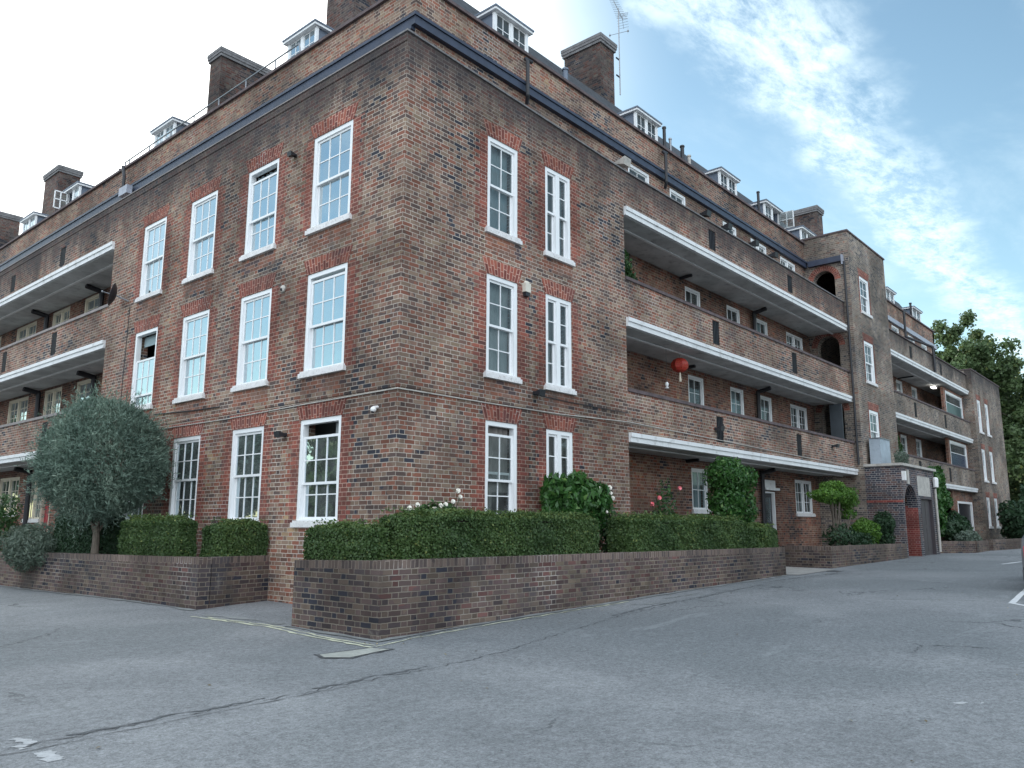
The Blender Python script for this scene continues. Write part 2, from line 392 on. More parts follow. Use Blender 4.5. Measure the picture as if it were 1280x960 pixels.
def asphalt():
    m, t = newmat('old_asphalt'); b = t.bsdf(); p = t.geo()
    fine = t.noise(p, 48, 5, .9); mid = t.noise(p, 18, 5, .75); big = t.noise(p, .55, 5, .6, .8); patch = t.noise(p, .16, 3, .5, .5)
    vo = t.node('ShaderNodeTexVoronoi'); t.l.new(p, vo.inputs['Vector']); vo.inputs['Scale'].default_value = 55
    base = t.ramp(big, [(.3, (.172, .180, .188)), (.5, (.212, .221, .230)), (.72, (.252, .261, .269))])
    base = t.mix(t.mrange(patch, .45, .60, 0, .7), base, (.145, .158, .166))
    k = t.math('ADD', t.mrange(fine, .32, .68, .38, 1.42, False), t.math('MULTIPLY', t.math('SUBTRACT', mid, .46), 1.7))
    vm = t.node('ShaderNodeVectorMath', operation='SCALE'); t.l.new(base, vm.inputs[0]); t.setin(vm, 'Scale', k)
    chip = t.mrange(vo.outputs['Distance'], .0, .22, 1, 0)
    c = t.mix(t.math('MULTIPLY', chip, .62), vm.outputs[0], (.34, .35, .36))
    # long scuffs and thin cracks
    mp = t.node('ShaderNodeMapping'); t.l.new(p, mp.inputs[0]); mp.inputs['Rotation'].default_value = (0, 0, .35); mp.inputs['Scale'].default_value = (.25, 1.2, 1)
    sc = t.noise(mp.outputs[0], 1.6, 6, .7, .4)
    c = t.mix(t.mrange(sc, .58, .72, 0, .45), c, (.30, .32, .33))
    oil = t.noise(p, .9, 5, .6, .3); c = t.mix(t.mrange(oil, .66, .78, 0, .5), c, (.08, .086, .092))
    v2 = t.node('ShaderNodeTexVoronoi', feature='DISTANCE_TO_EDGE'); v2.inputs['Scale'].default_value = .30
    wv = t.node('ShaderNodeVectorMath', operation='ADD'); ws = t.node('ShaderNodeVectorMath', operation='SCALE'); ws.inputs['Scale'].default_value = .9
    t.l.new(t.noise(p, 1.3, 5, .65, out=1), ws.inputs[0]); t.l.new(p, wv.inputs[0]); t.l.new(ws.outputs[0], wv.inputs[1]); t.l.new(wv.outputs[0], v2.inputs['Vector'])
    ck = t.math('MULTIPLY', t.mrange(v2.outputs['Distance'], .001, .009, 1, 0), t.mrange(t.noise(p, .35, 2), .5, .62))
    c = t.mix(t.math('MULTIPLY', ck, .75), c, (.03, .032, .036))
    t.l.new(c, b.inputs['Base Color']); b.inputs['Roughness'].default_value = .82; b.inputs['Specular IOR Level'].default_value = .35
    bn = t.node('ShaderNodeBump'); bn.inputs['Strength'].default_value = .55; bn.inputs['Distance'].default_value = .01
    t.l.new(t.math('ADD', fine, t.math('MULTIPLY', vo.outputs['Distance'], .6)), bn.inputs['Height']); t.l.new(bn.outputs[0], b.inputs['Normal'])
    return m
MAT['asphalt'] = asphalt(); me.materials.append(MAT['asphalt'])
ground = bpy.data.objects.new('ground', me); COL.objects.link(ground); struct(ground)

def strip(name, pts, width, mat, dz=.006, jit=0., step=.25):
    m = M(); L = []
    for (a, b) in zip(pts, pts[1:]):
        a, b = Vector(a), Vector(b); n = max(1, int((b-a).length/step))
        L += [a.lerp(b, k/n) for k in range(n)]
    L.append(Vector(pts[-1])); r = random.Random(len(L)); prev = None
    for i, p in enumerate(L):
        d = (L[min(i+1, len(L)-1)]-L[max(i-1, 0)]); nrm = Vector((-d.y, d.x)).normalized()
        w = width*(1+r.uniform(-jit, jit)*3)/2; o = nrm*r.uniform(-jit, jit)*.12
        cur = [Vector((q.x, q.y, gz(q.x, q.y)+dz)) for q in (p+o-nrm*w, p+o+nrm*w)]
        if prev: m.poly([prev[0], cur[0], cur[1], prev[1]])
        prev = cur
    return struct(m.build(name, mat))
def patch(name, pts, mat, dz=.008):
    m = M(); m.poly([(x, y, gz(x, y)+dz) for x, y in pts]); return struct(m.build(name, mat))
strip('tar_joint', [(-8.2, -3.35), (-6.44, -3.68), (-5.35, -3.62), (-3.86, -3.57), (-1.73, -3.45), (1.97, -2.75), (6.5, -2.25), (12, -2.35), (17.5, -2.6), (26, -3.2)], .010, 'tar', .005, .35, .07)
strip('tar_joint', [(-8.3, -3.55), (-6.3, -3.83), (-5.6, -3.74), (-4.9, -3.71), (-3.6, -3.63)], .010, 'tar', .005, .2, .15)
for (pa, pb, w_) in (((-3.9, -3.5), (-2.4, -3.42), .03), ((2.2, -2.6), (4.6, -2.35), .04), ((5.2, -2.45), (8.5, -2.2), .03), ((-6.0, -3.6), (-4.4, -3.55), .028), ((9, -2.0), (13, -2.3), .05)): strip('resealed_seam', [pa, ((pa[0]+pb[0])/2, (pa[1]+pb[1])/2+.03), pb], w_, 'sealed', .0045, .3, .09)
strip('road_marking', [(-6.28, -3.40), (-6.235, -3.52), (-6.225, -3.64)], .075, 'paint', .0035, .12, .03)
strip('road_marking', [(-6.345, -3.62), (-6.32, -3.74)], .055, 'paint', .0035, .25, .025)
strip('road_marking', [(-6.26, -3.90), (-6.275, -4.03), (-6.28, -4.18)], .095, 'paint', .0035, .12, .03)
strip('road_marking', [(-.76, -7.96), (-.64, -8.17)], .06, 'paint', .0035, .35, .04)
strip('bay_marking', [(7.45, -7.02), (9.81, -6.83), (14, -6.5), (17, -6.3)], .10, 'bright_paint', .004, .03)
strip('bay_marking', [(7.5, -7.0), (7.2, -7.24), (5.9, -8.3)], .10, 'bright_paint', .0055, .03)
strip('bay_marking', [(19.6, -4.75), (21.5, -4.95)], .12, 'bright_paint', .004, .08)
strip('kerb_line', [(-1.95, 2.45), (-1.78, .6), (-1.92, -.6), (-1.98, -1.95)], .05, 'ypaint', .007, .2, .15)
strip('kerb_line', [(-1.83, 2.2), (-1.66, .6), (-1.80, -.6), (-1.86, -1.85)], .03, 'ypaint', .007, .25, .15)
strip('kerb_line', [(-1.9, -1.93), (-1.2, -1.78), (.9, -1.72), (4, -1.74)], .035, 'ypaint', .007, .2, .15)
strip('wall_haunch', [(-1.56, .5), (-1.60, -1.60), (-.9, -1.60), (4, -1.60), (11.5, -1.60)], .09, 'haunch', .010, .25, .3)
strip('wall_haunch', [(-1.58, 3.1), (-1.58, 8), (-1.60, 13), (-1.6, 22)], .10, 'haunch', .010, .25, .3)
strip('wall_haunch', [(-1.7, 2.5), (-1.55, 1.7), (-1.50, .7)], .16, 'haunch', .006, .3, .15)
strip('repair_patch', [(3.6, -2.05), (4.4, -2.4)], .10, 'haunch', .006, .3, .1)
strip('repair_patch', [(4.8, -2.0), (6.1, -2.05)], .06, 'haunch', .006, .3, .1)
patch('concrete_patch', [(-2.72, -1.95), (-2.02, -1.99), (-1.93, -2.22), (-2.62, -2.36), (-2.80, -2.14)], 'palepatch')
strip('patch_joint', [(-2.84, -2.14), (-2.74, -1.91), (-1.98, -1.95), (-1.89, -2.24), (-2.63, -2.40), (-2.84, -2.14)], .03, 'tar', .006, .2, .08)
patch('entrance_slab', [(11.55, -1.8), (14.1, -1.8), (14.6, -.2), (11.55, -.2)], 'concrete', .012)
m = M(); m.box(13.25, 13.85, -2.15, -1.85, gz(13.5, -2)-.02, gz(13.5, -2)+.006); struct(m.build('manhole_cover', 'tar'))

# ------------------------------------------------------------------ the building
B = thing('apartment_block', 'long brown brick apartment block with white sash windows, open access galleries and dormered slate roof', 'apartment building')
ZB = [3.544, 6.215, 8.91]       # top of the white slab edges
ZC = [4.56, 7.20, 9.80]         # top of the gallery parapets
D = 1.4; RX = 6.80; EX = 21.88; LY = 11.62; LEND = 40.; TY = -.27; TX1 = 26.4; FX1 = 41.2; GX1 = 48.8
Z3, Z2, Z1 = (6.99, 8.88), (4.217, 6.116), (1.52, 3.355)
WA = (2.084, 2.970); WB = (3.838, 4.709)
LC = [(1.454, 2.673), (3.870, 5.023), (6.294, 7.487), (8.698, 9.879)]

# facade walls of the corner block
hx = [(a, b, z0, z1) for (a, b) in (WA, WB) for (z0, z1) in (Z1, Z2, Z3)]
wall(M(), 'x', 0, 0, RX, -.4, ZC[2], hx).build('wall', 'brick', B)
hy = [(a, b, z0, z1) for (a, b) in LC for (z0, z1) in (Z1, Z2, Z3)]
wall(M(), 'y', 0, .33, LY, -.4, ZC[2], hy).build('wall', 'brick', B)
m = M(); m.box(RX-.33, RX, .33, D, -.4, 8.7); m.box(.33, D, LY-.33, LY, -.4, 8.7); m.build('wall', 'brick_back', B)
m = M(); m.box(.33, RX-.33, .9, 1.0, -.2, 8.6); m.box(.9, 1.0, 1.0, LY-.33, -.2, 8.6); m.build('inner_wall', 'room', B)
for z in (3.45, 6.15): 
    m = M(); m.box(.33, RX-.33, .33, .9, z, z+.25); m.box(.33, .9, .9, LY-.33, z, z+.25); m.build('floor_slab', 'room', B)
m = M(); m.box(.33, RX, .33, D, 8.7, 8.9); m.box(.33, D, D, LY, 8.7, 8.9); m.build('terrace_slab', 'concrete', B)

# thin shadow-line course at the first storey (a projecting course of bricks) and cables
m = M(); m.box(-.012, RX, -.012, 0, 3.70, 3.76); m.box(-.012, 0, 0, LY, 3.70, 3.76); m.build('brick_course', 'brick', B)
def cable(pts, r=.011, mat='stonecap'):
    m = M(); m.path(pts, r, 6); return m.build('cable', mat, B)
cable([(-.02, 9.3, 3.62), (-.02, 5.3, 3.60), (-.02, 2.6, 3.64), (-.02, -.02, 3.66), (2.2, -.02, 3.665), (4.3, -.02, 3.69), (RX, -.02, 3.78), (EX, -.03, 3.60)])
cable([(-.03, 8.5, 3.98), (-.03, 6.6, 3.90), (-.03, 5.55, 3.88)], .014, 'black')
cable([(-.02, 10.3, 6.9), (-.02, 10.35, 5.0), (-.02, 10.35, 2.0)], .008, 'black')
cable([(3.55, -.02, 3.99), (4.6, -.02, 3.97), (RX, -.02, 3.98)], .008, 'black')

# window maker --------------------------------------------------------------
def curtain(axis, p, u0, u1, z0, z1, w, mat, win, folds=1.):
    m = M(); T = W(axis, p); n = max(6, int((u1-u0)/.022)); r = random.Random(int(u0*97+z0*13))
    ph = r.random()*6; off = [.022*math.sin(i*.9*folds+ph)+.012*math.sin(i*.37+ph*2) for i in range(n+1)]
    if mat == 'blind': off = [0]*(n+1)
    for i in range(n):
        a, b = u0+(u1-u0)*i/n, u0+(u1-u0)*(i+1)/n
        m.poly([T(a, w+off[i], z0), T(b, w+off[i+1], z0), T(b, w+off[i+1], z1), T(a, w+off[i], z1)])
    return m.build('curtain', mat, win)

def sash(m, g, axis, p, u0, u1, z0, z1, w, cols, rows, st=.045, bar=.020, d=.035):
    wbox(m, axis, p, u0, u0+st, w-d, w, z0, z1); wbox(m, axis, p, u1-st, u1, w-d, w, z0, z1)
    wbox(m, axis, p, u0+st, u1-st, w-d, w, z0, z0+st); wbox(m, axis, p, u0+st, u1-st, w-d, w, z1-st, z1)
    for i in range(1, cols):
        u = u0+st+(u1-u0-2*st)*i/cols; wbox(m, axis, p, u-bar/2, u+bar/2, w-d+.006, w-.004, z0+st, z1-st)
    for j in range(1, rows):
        z = z0+st+(z1-z0-2*st)*j/rows; wbox(m, axis, p, u0+st, u1-st, w-d+.008, w-.006, z-bar/2, z+bar/2)
    T = W(axis, p); wg = w-d/2
    g.poly([T(u0+st, wg, z0+st), T(u1-st, wg, z0+st), T(u1-st, wg, z1-st), T(u0+st, wg, z1-st)])

def window(axis, p, u0, u1, z0, z1, cols=3, rows=2, drop=0, lift=0, sill=True, fw_=.085, kind='sash', nsash=1, mat='white2', cur=(('sheer', 0, 1, 0, 1),), rec=-.012, glassmat='glass', lower=None, label=None):
    m = M(); g = M(); low = M()
    a, b = u0+.001, u1-.001
    dd = -.13
    wbox(m, axis, p, a, a+fw_, dd, rec, z0, z1); wbox(m, axis, p, b-fw_, b, dd, rec, z0, z1)
    wbox(m, axis, p, a+fw_, b-fw_, dd, rec, z1-fw_, z1-.001); wbox(m, axis, p, a+fw_, b-fw_, dd, rec-.004, z0, z0+.05)
    iu0, iu1, iz0, iz1 = a+fw_, b-fw_, z0+.05, z1-fw_
    spans = [(iu0, iu1)]
    if nsash == 2:
        c = (iu0+iu1)/2; wbox(m, axis, p, c-.06, c+.06, dd, rec-.002, iz0, iz1); spans = [(iu0, c-.06), (c+.06, iu1)]
    h = (iz1-iz0)/2
    for (s0, s1) in spans:
        if kind == 'sash':
            sash(m, g, axis, p, s0+.002, s1-.002, iz0+h-.02-drop, iz1-drop-.002, rec-.03, cols, rows)
            sash(m, g, axis, p, s0+.002, s1-.002, iz0+lift+.002, iz0+h+.02+lift, rec-.072, cols, rows)
        elif kind == 'casement':
            sash(m, g, axis, p, s0+.002, s1-.002, iz0+.002, iz1-.002, rec-.04, cols, rows, st=.035, bar=.018)
        elif kind == 'toplight':
            zt = iz0+(iz1-iz0)*.68
            sash(m, g, axis, p, s0+.002, s1-.002, zt, iz1-.002, rec-.04, cols, 1, st=.03)
            if lower:
                wbox(low, axis, p, s0, s1, rec-.07, rec-.05, iz0, zt)
            else: sash(m, g, axis, p, s0+.002, s1-.002, iz0+.002, zt-.002, rec-.04, cols, rows, st=.03)
    win = m.build('window', mat, B)
    if label: win['label'] = label
    g.build('pane', glassmat, win)
    if lower: low.build('panel', lower, win)
    if sill:
        s = M(); wbox(s, axis, p, u0-.07, u1+.07, -.12, .065, z0-.085, z0-.001); wbox(s, axis, p, u0-.04, u1+.04, -.1, .045, z0-.001, z0+.035)
        s.build('sill', 'sillw', win)
    for c in cur:
        mt, f0, f1, g0, g1 = c
        curtain(axis, p, iu0+(iu1-iu0)*f0, iu0+(iu1-iu0)*f1, iz0+(iz1-iz0)*g0, iz0+(iz1-iz0)*g1, -.20, mt, win)
    return win

def red_surround(axis, p, u0, u1, z0, z1, lint=.30, jw=.225, out=.003, below=True, parent=B):
    T = W(axis, p)
    for side in (0, 1):
        m = M(); k0 = int(math.floor(z0/.075)); k = k0; zz = k0*.075
        while zz < z1:
            a, b = max(zz, z0-.3), min(zz+.075, z1)
            w = jw if (k % 2) else jw*1.5
            if side == 0: m.poly([T(u0-w, out, a), T(u0, out, a), T(u0, out, b), T(u0-w, out, b)])
            else: m.poly([T(u1, out, a), T(u1+w, out, a), T(u1+w, out, b), T(u1, out, b)])
            zz += .075; k += 1
        m.build('brick_jamb', 'red', parent)
    if below:
        m = M(); m.poly([T(u0-.05, out, z0-.39), T(u1+.05, out, z0-.39), T(u1+.05, out, z0-.088), T(u0-.05, out, z0-.088)])
        m.build('brick_apron', 'brick_warm', parent)
    l = M(); n = 16
    for i in range(n):
        f0, f1 = i/n, (i+1)/n
        bl = lambda f: u0-.02+(u1-u0+.04)*f
        tp = lambda f: u0-.14+(u1-u0+.28)*f
        cm = lambda f: .03*math.sin(math.pi*f)
        L0 = (u0+(u1-u0)*f0); L1 = (u0+(u1-u0)*f1)
        l.poly([T(bl(f0), out+.002, z1), T(bl(f1), out+.002, z1), T(tp(f1), out+.002, z1+lint), T(tp(f0), out+.002, z1+lint)],
               uv=[(L0, z1), (L1, z1), (L1, z1+lint), (L0, z1+lint)])
    l.build('lintel', 'redlintel', parent)

S = 'sheer'; full = ((S, 0, 1, 0, 1),)
fac = {  # left facade: (column, row) -> options
 (0, 2): dict(cur=((S, 0, 1, 0, 1),)), (1, 2): dict(drop=.17, cur=((S, 0, 1, 0, 1),)), (2, 2): dict(cur=((S, 0, 1, 0, 1),)), (3, 2): dict(cur=((S, 0, 1, 0, 1),)),
 (0, 1): dict(drop=.05, cur=(('blind', 0, 1, 0, 1),)), (1, 1): dict(cur=((S, .0, .3, 0, .5), ('greyc', .8, 1, 0, 1))), (2, 1): dict(cur=(('blind', 0, 1, .5, 1), ('greyc', 0, .2, 0, .5))), (3, 1): dict(drop=.62, cur=(('blind', 0, 1, 0, .58), ('blind', .1, 1, .86, 1))),
 (0, 0): dict(drop=.22, cur=(('greyc', 0, .28, 0, 1),)), (1, 0): dict(drop=.0, cur=(('greyc', 0, .33, 0, 1), ('greyc', .72, 1, 0, 1))), (2, 0): dict(cur=(('greyc', .0, 1, 0, 1),)), (3, 0): dict(cur=(('greyc', 0, 1, 0, 1),))}
ROWS = (Z1, Z2, Z3)
for (c, r), o in fac.items():
    u0, u1 = LC[c]; z0, z1 = ROWS[r]
    window('y', 0, u0, u1, z0, z1, cols=3, **o); red_surround('y', 0, u0, u1, z0, z1, below=(r > 0))
for (u0, u1), ns, cs in ((WA, 1, 2), (WB, 2, 1)):
    for r, (z0, z1) in enumerate(ROWS):
        cu = {2: full, 1: (('greyc', 0, 1, 0, 1),), 0: (('beige', 0, 1, .3, 1), ('beige', 0, .45, 0, .3))}[r]
        window('x', 0, u0, u1, z0, z1, cols=cs, nsash=ns, cur=cu, drop=.14 if (r == 0 and ns == 1) else 0); red_surround('x', 0, u0, u1, z0, z1, below=(r > 0))

# top of the terrace parapet: slopes gently from the corner, then runs level along the galleries
def prism(m, x0, x1, y0, y1, z0, za, zb_):
    """box over x0..x1, y0..y1 whose top runs from za (x0) to zb_ (x1)"""
    m.poly([(x0, y0, z0), (x1, y0, z0), (x1, y0, zb_), (x0, y0, za)]); m.poly([(x1, y1, z0), (x0, y1, z0), (x0, y1, za), (x1, y1, zb_)])
    m.poly([(x0, y1, z0), (x0, y0, z0), (x0, y0, za), (x0, y1, za)]); m.poly([(x1, y0, z0), (x1, y1, z0), (x1, y1, zb_), (x1, y0, zb_)])
    m.poly([(x0, y0, za), (x1, y0, zb_), (x1, y1, zb_), (x0, y1, za)])
m = M(); prism(m, 0, RX, 0, .33, ZC[2]-.001, 10.02, ZC[2]+.01); m.build('wall', 'brick', B)
m = M(); m.box(0, .33, .3301, LEND, ZC[2]-.0005, 10.02); m.build('wall', 'brick', B)
m = M(); prism(m, -.035, RX, -.035, .37, 9.0, 10.05, ZC[2]+.04)
m.v = m.v; m = M()
for (xa, xb, ta, tb) in ((-.035, RX, 10.021, ZC[2]+.011), (RX, EX, ZC[2]+.011, ZC[2]+.011)):
    for (p0, p1) in (((xa, -.035), (xb, -.035)), ((xb, .37), (xa, .37))):
        z0a, z0b = (ta, tb) if p0[0] == xa else (tb, ta)
        m.poly([(p0[0], p0[1], z0a), (p1[0], p1[1], z0b), (p1[0], p1[1], z0b+.035), (p0[0], p0[1], z0a+.035)])
    for dz in (0, .035): m.poly([(xa, -.035, ta+dz), (xb, -.035, tb+dz), (xb, .37, tb+dz), (xa, .37, ta+dz)])
    m.poly([(xa, -.035, ta), (xa, .37, ta), (xa, .37, ta+.035), (xa, -.035, ta+.035)])
m.build('coping', 'sootcap', B)
m = M(); m.box(-.035, .37, .371, LEND, 10.021, 10.045); m.build('coping', 'palecoping', B)
m = M(); m.box(-.014, -.001, .001, LEND, 9.86, 10.01); m.build('coping_course', 'brick', B)

# upper storey, set back ------------------------------------------------------
lv4 = [(9.25, 10.36), (11.5, 12.45), (14.9, 15.9), (17.0, 18.3), (19.5, 20.9)]
up_h = [(a, b, 10.1, 11.36) for a, b in lv4]
GW = [(12.2, 13.15), (14.9, 15.85), (17.1, 18.03), (19.65, 21.2)]
gh = []
for (zt, zb_) in ((8.51, 7.55), (5.83, 4.85), (3.12, 1.92)):
    for k, (a, b) in enumerate(GW):
        if k == 1 and zt < 4: continue
        if k == 2 and zt < 4: gh.append((16.95, 17.85, gz(17, 1)+.02, 2.62)); continue
        gh.append((a, b, zb_, zt))
wall(M(), 'x', D, D, EX, ZC[2]-1.1, 12.45, up_h, th=.3).build('wall', 'brick_up', B)
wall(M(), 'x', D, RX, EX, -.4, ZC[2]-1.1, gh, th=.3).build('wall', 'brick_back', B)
llv4 = [(12.6, 13.6), (16.2, 17.2), (19, 20), (23, 24)]
LG = [(12.7, 13.7), (15.9, 17.1), (18.3, 19.8), (21.3, 23.3), (25, 26)]
lh = [(a, b, 10.1, 11.36) for a, b in llv4]
lgh = []
for (zt, zb_) in ((8.66, 7.6), (5.93, 4.9), (3.10, 1.82)):
    for k, (a, b) in enumerate(LG):
        if zt < 4 and k == 2: lgh.append((18.28, 19.02, .1, 2.5)); lgh.append((19.1, 20.5, 1.62, 3.1)); continue
        lgh.append((a, b, zb_, zt))
wall(M(), 'y', D, D+.3, LEND, ZC[2]-1.1, 12.45, lh, th=.3).build('wall', 'brick_up', B)
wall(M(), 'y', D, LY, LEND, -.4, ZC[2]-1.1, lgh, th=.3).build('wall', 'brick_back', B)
m = M(); m.box(RX, EX, 2.4, 2.5, -.2, 12.3); m.box(D+1.1, RX, 2.4, 2.5, 8.9, 12.3); m.box(2.4, 2.5, 2.5, LEND, -.2, 12.3); m.build('inner_wall', 'room', B)
for z in (3.3, 6.0, 8.66, 11.5):
    m = M(); m.box(RX, EX, D+.3, 2.4, z, z+.2); m.box(D+.3, 2.4, LY, LEND, z, z+.2); m.build('floor_slab', 'room', B)
m = M(); m.box(-.0+D-.07, EX, D-.07, D+.36, 12.45, 12.52); m.box(D-.07, D+.36, D+.36, LEND, 12.45, 12.52); m.build('coping', 'coping', B)
# box gutter / fascia of the upper storey
m = M(); m.box(D-.11, EX, D-.11, D-.001, 11.43, 11.65); m.box(D-.11, D-.001, D-.001, LEND, 11.36, 11.63); m.build('gutter', 'navy', B)
m = M(); m.box(D-.14, EX, D-.14, D-.111, 11.61, 11.68); m.box(D-.14, D-.111, D-.111, LEND, 11.60, 11.67); m.build('gutter_lip', 'navy', B)

# windows of the galleries
for k, (a, b) in enumerate(lv4): window('x', D, a, b, 10.1, 11.36, cols=2, rows=2, kind='casement', nsash=2 if k > 2 else 1, sill=False, cur=((S, 0, 1, 0, 1),))
for k, (a, b) in enumerate(llv4): window('y', D, a, b, 10.1, 11.36, cols=2, rows=2, kind='casement', sill=False, mat='cream')
i = 0
for (a, b, z0, z1) in gh:
    i += 1
    if z0 < 1: continue
    wide = b-a > 1.3
    window('x', D, a, b, z0, z1, cols=2 if not wide else 2, rows=3 if wide else 2, kind='casement', nsash=2 if wide else 1, fw_=.07, sill=z0 < 3, cur=((S, 0, 1, 0, 1),) if i % 3 == 0 else (('greyc', 0, .4, 0, 1),))
i = 0
for (a, b, z0, z1) in lgh:
    i += 1
    if z0 < 1: continue
    window('y', D, a, b, z0, z1, cols=2, rows=3, kind='casement', nsash=2 if b-a > 1.25 else 1, fw_=.08, mat='cream', sill=z0 < 3, cur=((S, 0, 1, 0, 1),) if i % 2 else (('greyc', .5, 1, 0, 1),))

def door(axis, p, u0, u1, z0, z1, mat, fmat='white2', label=None, glazed=False):
    m = M(); wbox(m, axis, p, u0+.05, u1-.05, -.14, -.09, z0+.01, z1-.05)
    for (f0, f1) in ((.08, .48), (.54, .93)):
        for (c0, c1) in ((.14, .46), (.54, .86)):
            if glazed and f0 > .5: continue
            wbox(m, axis, p, u0+(u1-u0)*c0, u0+(u1-u0)*c1, -.09, -.082, z0+(z1-z0)*f0, z0+(z1-z0)*f1)
    d = m.build('door', mat, B)
    if label: d['label'] = label
    f = M(); wbox(f, axis, p, u0, u0+.05, -.15, .01, z0, z1); wbox(f, axis, p, u1-.05, u1, -.15, .01, z0, z1); wbox(f, axis, p, u0+.05, u1-.05, -.15, .01, z1-.05, z1)
    f.build('frame', fmat, d)
    if glazed:
        g = M(); wbox(g, axis, p, u0+.18, u1-.18, -.089, -.084, z0+(z1-z0)*.55, z0+(z1-z0)*.92); g.build('pane', 'glass', d)
    k = M(); c = W(axis, p)(u0+.12, -.06, z0+1.0); k.ball(c, .03, 8, 6); k.build('handle', 'steel', d)
door('x', D, 16.95, 17.85, gz(17, 1)+.02, 2.62, 'blackdoor', label='black glazed front door', glazed=True)
m = M(); m.box(16.85, 17.95, D-.16, D-.001, 2.66, 2.74); m.box(16.9, 17.9, D-.03, D-.001, 2.74, 3.0); m.build('door_canopy', 'white', B)
door('y', D, 18.28, 19.02, .1, 2.5, 'reddoor', 'cream', label='red front door')

# galleries -------------------------------------------------------------------
def gallery(axis, u0, u1, levels, slots, p=0., brickm='brick', last_soot=True):
    for lv in levels:
        zb, zc = ZB[lv], ZC[lv]
        hs = [(s, s+.42, zb+.13, zc-.19) for s in slots]
        wall(M(), axis, p, u0, u1, zb, zc-(.001 if lv == 2 else .075), hs, th=.23).build('parapet', brickm, B)
        if lv < 2:
            m = M(); wbox(m, axis, p, u0, u1, -.26, .035, zc-.075, zc); m.build('coping', 'coping' if axis == 'x' else 'palecoping', B)  # left wing copings paler, reflected sky put into their colour
        for s in slots:   # iron drain panels in the slots
            m = M(); wbox(m, axis, p, s+.001, s+.419, -.06, -.035, zb+.131, zc-.191)
            for q in range(5): wbox(m, axis, p, s+.03+q*.085, s+.05+q*.085, -.034, -.012, zb+.131, zc-.191)
            m.build('slot_grille', 'black', B)
        m = M(); wbox(m, axis, p, u0, u1, -.02, .085, zb-.095, zb-.001); wbox(m, axis, p, u0, u1, -.02, .055, zb-.21, zb-.096)
        m.build('slab_edge', 'band', B)
        m = M(); wbox(m, axis, p, u0, u1, -.50, -.021, zb-.22, zb-.001); wbox(m, axis, p, u0, u1, -D, -.501, zb-.20, zb-.001)
        m.build('gallery_slab', 'soffit', B)
        m = M(); wbox(m, axis, p, u0, u1, -.54, -.47, zb-.25, zb-.221); m.build('soffit_bead', 'soffline', B)
gallery('x', RX, EX, (0, 1, 2), (11.08, 16.5))
gallery('y', LY, LEND, (0, 1, 2), (15.1, 19.3, 24.5))

def downpipe(pts, r=.055, mat='black', n=8):
    m = M(); m.path(pts, r, n)
    z = pts[0]
    o = m.build('downpipe', mat, B); return o
for zz in (ZB[2], ZB[1], ZB[0]):
    lo = zz-2.5
    downpipe([(16.7, .85, zz-.26), (16.7, D-.12, zz-.34), (16.7, D-.1, lo)], .07)
    downpipe([(11.9, 1.0, zz-.24), (11.9, D-.02, zz-.26)], .05)
    downpipe([(.8, 20.0, zz-.26), (D-.12, 20.0, zz-.34), (D-.1, 20.0, lo)], .08)
    downpipe([(.8, 15.5, zz-.26), (D-.12, 15.5, zz-.34), (D-.1, 15.5, lo)], .08)
for x in (4.7, 10.95):
    downpipe([(x+.28, D-.10, 12.30), (x+.05, D-.10, 12.28), (x, D-.21, 12.15), (x, D-.21, 11.30), (x+.1, D-.1, 11.15)], .045)
downpipe([(D-.2, 14.6, 12.4), (D-.22, 14.4, 12.0), (D-.22, 14.4, 11.56)], .05)
m = M(); m.box(D-.34, D-.171, 13.85, 14.4, 11.30, 11.56); m.build('hopper', 'greygut', B)

# roof --------------------------------------------------------------------------
ZR = 13.55
def mansard(axis, u0, u1, mat='slate', corner=False):
    m = M(); T = W(axis, D)
    def us(o): return (D+o if corner else u0)
    for (o0, z0, o1, z1) in ((.36, 12.3, 1.7, 14.5), (1.7, 14.5, 4.2, 14.9), (4.2, 14.9, 7.59, ZR)):
        m.poly([T(us(o0), -o0, z0), T(u1, -o0, z0), T(u1, -o1, z1), T(us(o1), -o1, z1)])
    m.poly([T(u1, -.36, 12.3), T(u1, -1.7, 14.5), T(u1, -4.2, 14.9), T(u1, -7.59, ZR), T(u1, -7.59, 12.3)])
    return m
mx = mansard('x', D, FX1, corner=True); mx.build('roof', 'slate', B)
my = mansard('y', D, LEND, corner=True); my.build('roof', 'slate', B)
m = M(); m.box(9, FX1, 8.99, 9.3, -.4, ZR); m.box(8.99, 9.3, 9.3, LEND, -.4, ZR); m.build('wall', 'brick_up', B)

def chimney(x0, x1, y0, y1, z1, pots=()):
    m = M(); m.box(x0, x1, y0, y1, 12.8, z1-.28); c = m.build('chimney', 'brick_chim', B)
    k = M(); k.box(x0-.05, x1+.05, y0-.05, y1+.05, z1-.28, z1-.19); k.box(x0-.075, x1+.075, y0-.075, y1+.075, z1-.19, z1-.10); k.box(x0-.085, x1+.085, y0-.085, y1+.085, z1-.10, z1)
    k.build('cap', 'sootcap', c)
    f = M(); f.box(x0-.03, x1+.03, y0-.03, y1+.03, 13.3, 13.95); f.build('flashing', 'lead', c)
    return c
chimney(10.50, 11.25, 3.1, 4.5, 16.6)
chimney(28.45, 29.2, 3.1, 5.4, 16.6)
chimney(3.05, 4.75, 12.5, 13.2, 16.45)
chimney(3.05, 3.9, 25.8, 27.4, 16.55)
chimney(3.1, 4.0, 33.4, 34.5, 16.5)
chimney(3.05, 4.9, 5.7, 6.9, 17.4)

